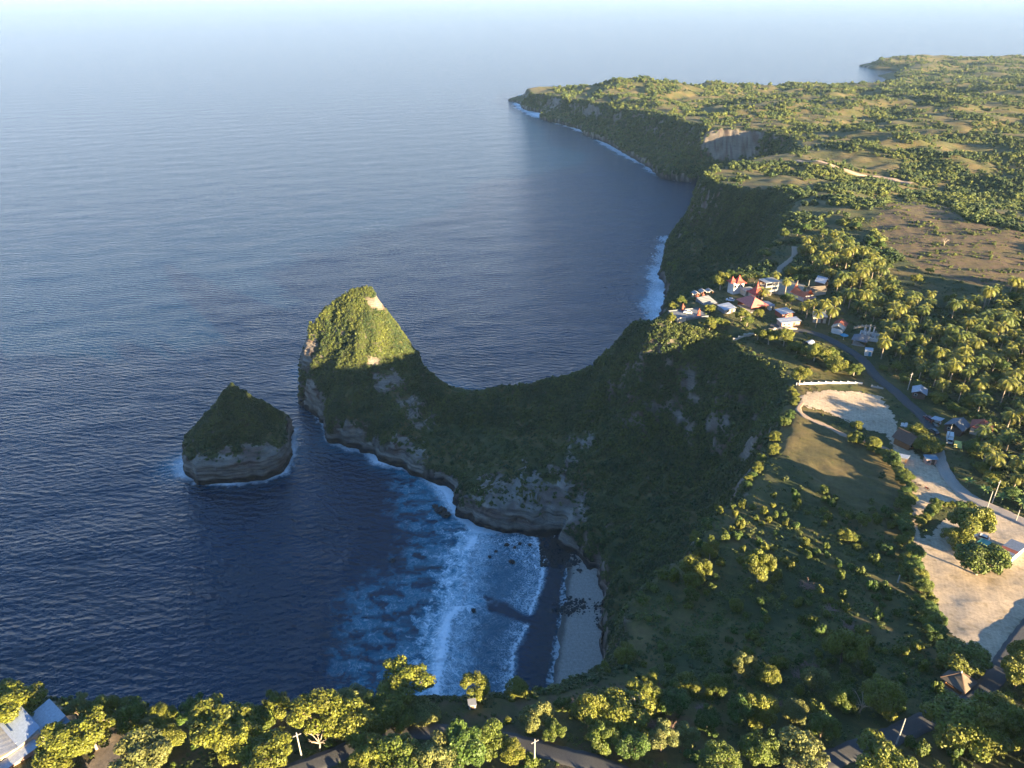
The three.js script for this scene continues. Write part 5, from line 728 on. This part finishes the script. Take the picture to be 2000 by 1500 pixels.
  // gazebo
  t = thing('gazebo', 'wooden gazebo with a brown pyramid roof beside the lower road', 'gazebo', 101, 123.2, 0.62, undefined, -0.2); part(t, 'plinth', box(4.6, 0.9, 4.6), MT.stone); for (const i of [-1.8, 1.8]) for (const j of [-1.8, 1.8]) part(t, 'post', box(0.26, 2.2, 0.26, i, 0.9, j), MT.wood); for (const [x, z, w, l] of [[-1.8, 0, 0.12, 3.4], [0, -1.8, 3.4, 0.12], [0, 1.8, 3.4, 0.12]]) part(t, 'railing', box(w, 0.7, l, x, 0.9, z), MT.wood); const gr = part(t, 'roof', curved([[0.06, 5.2], [1.6, 4.05], [4.0, 2.95], [4.0, 2.8], [0.01, 3.0]]), MT.thatch); part(gr, 'finial', cyl(0.2, 0.1, 0.7, 0, 5.0, 0), MT.white); for (let k = 0; k < 4; k++) part(gr, 'hip_ridge', box(0.2, 0.14, 4.3).rotateX(0.50).translate(0, 4.08, 2.05).rotateY(Math.PI / 4 + k * Math.PI / 2), MT.brown); shadows(t);
}
// --- metal-roofed house at the near cliff edge: corrugated sheets
{
  const corr = (w, l, y0, y1, x, z) => { const n = Math.round(w / 0.18), P = [], I = []; for (let i = 0; i <= n; i++) { const u = i / n, yy = 0.035 * Math.sin(i * Math.PI * 0.9); for (const v of [0, 1]) P.push(x + (u - 0.5) * w, lerp(y0, y1, v) + yy, z + (v - 0.5) * l); } for (let i = 0; i < n; i++) { const k = i * 2; I.push(k, k + 1, k + 2, k + 1, k + 3, k + 2); } const g = new THREE.BufferGeometry(); g.setAttribute('position', new THREE.Float32BufferAttribute(P, 3)); const uv = []; for (let i = 0; i < P.length; i += 3) uv.push(P[i] / 3, P[i + 2] / 3); g.setAttribute('uv', new THREE.Float32BufferAttribute(uv, 2)); g.setIndex(I); g.computeVertexNormals(); return g; };
  const sheetMat = [std(0.46, 0.48, 0.52, 0.45, { map: grain, metalness: 0.2, side: THREE.DoubleSide }), std(0.34, 0.40, 0.50, 0.45, { map: grain, metalness: 0.2, side: THREE.DoubleSide }), std(0.52, 0.50, 0.48, 0.5, { map: grain, metalness: 0.15, side: THREE.DoubleSide })];
  const t = thing('metal_roofed_house', 'house under blue-grey corrugated metal roofs at the near cliff edge', 'house', -98.6, 101.6, -0.65, undefined, -0.5);
  part(t, 'wall', box(9.6, 3.4, 10), MT.cream); part(t, 'rear_wall', box(7.4, 3.0, 5.6, 1.6, 0, -7.6), MT.grey); part(t, 'side_wall', box(3.2, 2.6, 8, -6.2, 0, 0.4), MT.cream);
  const sheets = (w, l, y0, y1, x, z, m, n) => { for (let i = 0; i < n; i++) part(t, 'roof_sheet', corr(w / n + 0.05, l, y0, y1, x - w / 2 + (i + 0.5) * w / n, z).translate(0, 0.012 * (i % 2), 0), sheetMat[m]); };
  sheets(10.4, 5.6, 3.5, 5.2, 0, 2.8, 2, 6); sheets(10.4, 5.4, 5.2, 3.6, 0, -2.75, 1, 6); part(t, 'ridge_cap', box(10.5, 0.08, 0.5, 0, 5.16, 0), MT.metal); sheets(8.4, 5.8, 4.3, 3.0, 1.6, -8.0, 0, 5); sheets(3.6, 8.8, 3.3, 2.7, -6.9, 0.5, 1, 2); sheets(3.0, 9.4, 3.0, 2.6, 6.6, 1.2, 0, 2); part(t, 'side_wall', box(2.4, 2.5, 8.4, 6.4, 0, 1.0), MT.pink); part(t, 'canopy', shed(2.2, 2.4, 2.7, 2.6, 0.08, 5.4, -10), MT.blueRoof); part(t, 'post', box(0.14, 2.6, 0.14, 6.2, 0, -11), MT.grey); part(t, 'post', box(0.14, 2.6, 0.14, 6.2, 0, -9), MT.grey);
  part(t, 'door', box(1, 2.1, 0.1, 1, 0.5, 5.04), MT.brown); for (const x of [-3, 3.4]) part(t, 'window', box(1.2, 1, 0.08, x, 1.6, 5.03), MT.glass); t.scale.setScalar(0.82); shadows(t);
}
{ const t = thing('concrete_block', 'small grey concrete hut on the bare patch at the cliff edge', 'hut', -8.5, 113.7, 0.15, undefined, -0.1); part(t, 'wall', box(1.5, 1.7, 1.5), MT.concrete); part(t, 'roof_slab', box(1.8, 0.14, 1.8, 0, 1.71, 0), MT.grey); part(t, 'door', box(0.7, 1.3, 0.06, 0, 0.1, 0.76), MT.brown); shadows(t); }
// --- cars and motorbikes
function car(name, label, x, d, turn, paint, dy = 0) {
  const t = thing(name, label, 'car', x, d, turn, undefined, dy + 0.12), s = new THREE.Shape(); s.moveTo(-2.05, 0.35); s.lineTo(-2.1, 0.75); s.quadraticCurveTo(-2.0, 0.95, -1.3, 0.98); s.lineTo(1.75, 1.02); s.quadraticCurveTo(2.1, 0.95, 2.1, 0.6); s.lineTo(2.05, 0.35); s.closePath();
  const body = part(t, 'body', new THREE.ExtrudeGeometry(s, { depth: 1.6, bevelEnabled: true, bevelSize: 0.06, bevelThickness: 0.06, bevelSegments: 2 }).translate(0, 0, -0.8).rotateY(-Math.PI / 2), paint);
  const c = new THREE.Shape(); c.moveTo(-1.3, 0.97); c.lineTo(-0.6, 1.56); c.quadraticCurveTo(0.4, 1.66, 1.4, 1.52); c.lineTo(1.85, 1.0); c.closePath();
  part(t, 'cabin_glass', new THREE.ExtrudeGeometry(c, { depth: 1.44, bevelEnabled: false }).translate(0, 0, -0.72).rotateY(-Math.PI / 2), MT.glass); part(t, 'roof', box(1.4, 0.06, 1.9, 0, 1.56, 0.35), paint);
  for (const i of [-0.78, 0.78]) { for (const z of [-1.3, 1.3]) { const w = part(t, 'wheel', new THREE.CylinderGeometry(0.33, 0.33, 0.24, 16).rotateZ(Math.PI / 2).translate(i, 0.33, z), MT.tyre); part(w, 'rim', new THREE.CylinderGeometry(0.19, 0.19, 0.26, 10).rotateZ(Math.PI / 2).translate(i, 0.33, z), MT.chrome); } part(t, 'headlight', box(0.34, 0.16, 0.08, i * 0.75, 0.7, -2.14), MT.chrome); part(t, 'tail_light', box(0.3, 0.18, 0.08, i * 0.78, 0.75, 2.14), MT.red); }
  shadows(t); return t;
}
const paint = (r, g, b) => new THREE.MeshPhysicalMaterial({ color: lin(r, g, b), roughness: 0.35, clearcoat: 0.8, clearcoatRoughness: 0.1 });
car('parked_car', 'dark red car on the asphalt road above the truck', 161.2, 257.4, 0.25, paint(0.13, 0.02, 0.025)); car('parked_car', 'black car with pale roof glint on the road beside the truck', 158.8, 248.4, 0.3, paint(0.03, 0.035, 0.04));
car('parked_car', 'white car half hidden under the round car park tree', 142, 184.6, 0.9, paint(0.75, 0.75, 0.74)); car('parked_car', 'white car parked on the viewpoint terrace', 90.4, 367.3, 1.3, paint(0.75, 0.75, 0.74), ground(90.5, 366.5) + 0.6 - ground(90.4, 367.3) - 0.1); car('parked_car', 'small white car between the steps and the red tower', 116, 383, 1.2, paint(0.7, 0.72, 0.74));
function bike(label, x, d, turn, m) { const t = thing('motorbike', label, 'motorbike', x, d, turn, 'motorbikes on the dirt', 0.1); for (const z of [-0.62, 0.62]) part(t, 'wheel', new THREE.TorusGeometry(0.26, 0.06, 6, 16).rotateY(Math.PI / 2).translate(0, 0.32, z), MT.tyre); part(t, 'body', mergeGeometries([box(0.26, 0.3, 0.75, 0, 0.4, 0.1), box(0.3, 0.55, 0.14, 0, 0.4, -0.4)]), m); part(t, 'seat', box(0.28, 0.12, 0.75, 0, 0.72, 0.25), MT.dark); part(t, 'handlebar', cyl(0.025, 0.025, 0.68).translate(0, -0.34, 0).rotateZ(Math.PI / 2).translate(0, 1.02, -0.45), MT.dark); part(t, 'fork', box(0.1, 0.7, 0.08, 0, 0.35, -0.54), MT.chrome); shadows(t); }
bike('dark motorbike parked at the hedge side of the dirt', 136.7, 216, 1.0, MT.slate); bike('second dark motorbike beside the one at the hedge', 137.8, 214.7, 1.1, MT.dark); bike('red motorbike standing in the open dirt apron', 139.3, 212.7, 0.7, MT.red);
// --- poles
function pole(label, x, d, h, cross, lean = 0, r = 0.14) { const t = thing('utility_pole', label, 'pole', x, d, 0.5, 'utility poles', -0.3); part(t, 'shaft', cyl(r * 1.25, r * 0.8, h + 0.3, 0, 0, 0, 8), MT.concrete); if (cross) { const c = part(t, 'crossarm', box(1.6, 0.12, 0.12, 0, h - 0.5, 0), MT.grey); for (const k of [-0.6, 0.6]) part(c, 'insulator', cyl(0.06, 0.05, 0.2, k, h - 0.36, 0, 6), MT.brown); } t.rotation.z = lean; shadows(t); }
pole('concrete pole at the car park side of the road bend', 150.5, 197.7, 8.6, false, 0.02); pole('concrete pole with crossarm at the banana plants', 155.4, 202.8, 8.8, true, -0.02); pole('lone white pole beside the lower road', 77.9, 104.5, 7.6, false, -0.03); pole('pole at the left end of the near road', -40.7, 98.6, 7.2, true, 0.02); pole('slender pole at the near road under the pale tree', 4.3, 97.2, 7.4, true); pole('tall pole beside the white truck', 160.2, 241, 8.2, false, 0.02); pole('pole behind the grey gabled shed', 163.6, 280.6, 8, true); pole('low post at the dirt edge below the hedge', 108.4, 165.8, 2.6, false, 0, 0.2); pole('short pole on the road verge at the car park', 157, 192.7, 4.2, false); pole('pole above the orange saddle roof', 151.0, 385, 8.6, false); pole('pole beside the long grey-brown roof', 157.5, 386, 8, false);
// --- rocks in the surf and on the beach
const rockGeo = [1, 2, 3].map((s) => { const g = new THREE.IcosahedronGeometry(1, 3), p = g.attributes.position, R = createNoise3D(rng(900 + s)); for (let i = 0; i < p.count; i++) { const v = V(p.getX(i), p.getY(i), p.getZ(i)), k = 0.8 + 0.4 * R(v.x * 1.1, v.y * 1.1, v.z * 1.1) + 0.18 * R(v.x * 3, v.y * 3, v.z * 3); p.setXYZ(i, v.x * k, v.y * k * 0.7, v.z * k); } g.computeVertexNormals(); return g; });
const rockMat = std(0.032, 0.03, 0.03, 0.75, { map: grain });
const rock = (label, x, d, r, y, group) => { const m = new THREE.Mesh(rockGeo[Math.floor(R4() * 3)], rockMat); m.name = numbered('sea_rock'); m.userData = { label, category: 'rock', group }; m.position.set(x, y, -d); m.scale.set(r * (0.9 + 0.4 * R4()), r * (0.7 + 0.3 * R4()), r); m.rotation.y = R4() * 6; shadows(m); scene.add(m); };
rock('largest dark rock in the white surf below the neck', -38.4, 333.5, 3.6, 0.4, 'rocks in the surf'); rock('jagged rock beside the largest surf rock', -35, 329.5, 2.6, 0.4, 'rocks in the surf'); rock('small rock seaward of the largest surf rock', -41.5, 337, 1.8, 0.4, 'rocks in the surf');
rock('lone rock in dark water left of the foam', -58.4, 293.5, 1.5, 0.1, 'rocks in the surf'); rock('oval rock in the lacy foam before the rock face', 0, 292.3, 1.5, 0.35, 'rocks in the surf'); rock('small rock at the end of the breaking wave', -17.3, 259.5, 1.1, 0.4, 'rocks in the surf');
[[1.3, 303], [-2.6, 305], [-8, 300], [4, 306], [-11, 296], [9, 305]].forEach(([x, d]) => rock('small dark rock in foam under the layered rock face', x, d, 0.9 + 0.5 * R4(), 0.35, 'rocks in the surf'));
{ const M = new THREE.Matrix4(), Q = new THREE.Quaternion(), L = []; const R = rng(321); for (let i = 0; i < 900; i++) { const a = R(), x = lerp(14, 34, R()), d = lerp(284, 312, a), e = seaEdge(x, d); if (d > 289 || (e > -4 && R() < 0.12)) L.push([x, d, 0.25 + 0.9 * R() * R(), Math.max(0.05, 0.07 * e)]); } for (let i = 0; i < 260; i++) { const x = 27 + 10 * (R() + R() - 1), d = 262 + 7 * (R() + R() - 1), e = seaEdge(x, d); L.push([x, d, 0.2 + 0.8 * R() * R(), Math.max(0, 0.085 * e)]); } for (let i = 0; i < 160; i++) { const x = 36 + 8 * R(), d = 248 + 16 * R(); L.push([x, d, 0.2 + 0.6 * R() * R(), 0.085 * seaEdge(x, d)]); }
  const m = new THREE.InstancedMesh(rockGeo[0], rockMat, L.length); L.forEach(([x, d, r, y], i) => { Q.setFromAxisAngle(up0, i * 1.7); m.setMatrixAt(i, M.compose(V(x, y, -d), Q, V(r * 1.2, r, r))); }); m.name = 'beach_boulders'; m.userData = { label: 'dark boulders strewn over the beach and the foot of the cliff', kind: 'stuff' }; m.castShadow = m.receiveShadow = true; scene.add(m); }
// ---------------------------------------------------------------- labels of plants that share one: which landmark each stands closest to
{
  const MARKS = [['brown gazebo', 101, 123.2], ['white cabin', 145.2, 176.2], ['pink kiosk at the fork', 148.2, 229.1], ['white box truck', 161.6, 242.3], ['red tiled house', 175, 246.5], ['grey gabled shed', 165.8, 275.8], ['white shrine compound', 167.5, 330], ['blue-fronted kiosk', 160.8, 314], ['orange saddle roof', 153, 381], ['pale red hall', 124.6, 373], ['red-roofed tower house', 122, 396], ['near metal-roofed house', -98.6, 101.6], ['small concrete hut', -8.5, 113.7], ['lone white pole', 77.9, 104.5], ['slender near-road pole', 4.3, 97.2], ['pole left of the near road', -40.7, 98.6], ['viewpoint terrace', 90.5, 366.5], ['low post below the hedge', 108.4, 165.8], ['long white boundary wall', 135, 290], ['two road poles', 153, 200], ['dark gabled hut', 145.4, 241.8], ['steep grey gabled hut', 168.5, 396], ['long heap of dry branches', 70.5, 131], ['dry pinkish branches', 82.5, 164], ['pale tarpaulin shelter', 139.9, 231.4]];
  const ORD = ['', 'second ', 'third ', 'fourth ', 'fifth ', 'sixth ', 'seventh ', 'eighth ', 'ninth ', 'tenth ', 'eleventh ', 'twelfth ', 'thirteenth ', 'fourteenth ', 'fifteenth ', 'sixteenth ', 'seventeenth ', 'eighteenth ', 'nineteenth ', 'twentieth '], KIND = { broadleaf_tree: 'tree', coconut_palm: 'coconut palm', shrub: 'shrub', banana_plant: 'banana plant' }, count = {};
  for (const p of PLANTS) count[p.g.userData.label] = (count[p.g.userData.label] ?? 0) + 1;
  const done = new Set();
  for (const name in KIND) {
    const all = PLANTS.filter((p) => p.name === name);
    for (let rank = 0; rank < 20; rank++) for (const [mark, mx, md] of MARKS) {
      if (rank === 0) all.forEach((p) => (p['to ' + mark] = Math.hypot(p.x - mx, p.d - md)));
      const near = [...all].sort((a, b) => a['to ' + mark] - b['to ' + mark])[rank];
      if (!near || done.has(near) || near['to ' + mark] > 45 || count[near.g.userData.label] < 2) continue;
      done.add(near);
      const size = name === 'coconut_palm' ? (near.r > 1.08 ? 'large' : near.r < 0.9 ? 'small' : 'mid-sized') : name === 'broadleaf_tree' ? (near.r > 5 ? 'very wide' : near.r > 3.4 ? 'broad' : near.r > 2.3 ? 'mid-sized' : 'small') : near.r > 1.7 ? 'big' : 'small';
      near.g.userData.label = `${size} ${near.leaf.userData.word} ${KIND[name]}, ${rank ? ORD[rank] + 'closest' : 'closest ' + KIND[name]} to the ${mark}`;
    }
  }
}

renderer.render(scene, camera);
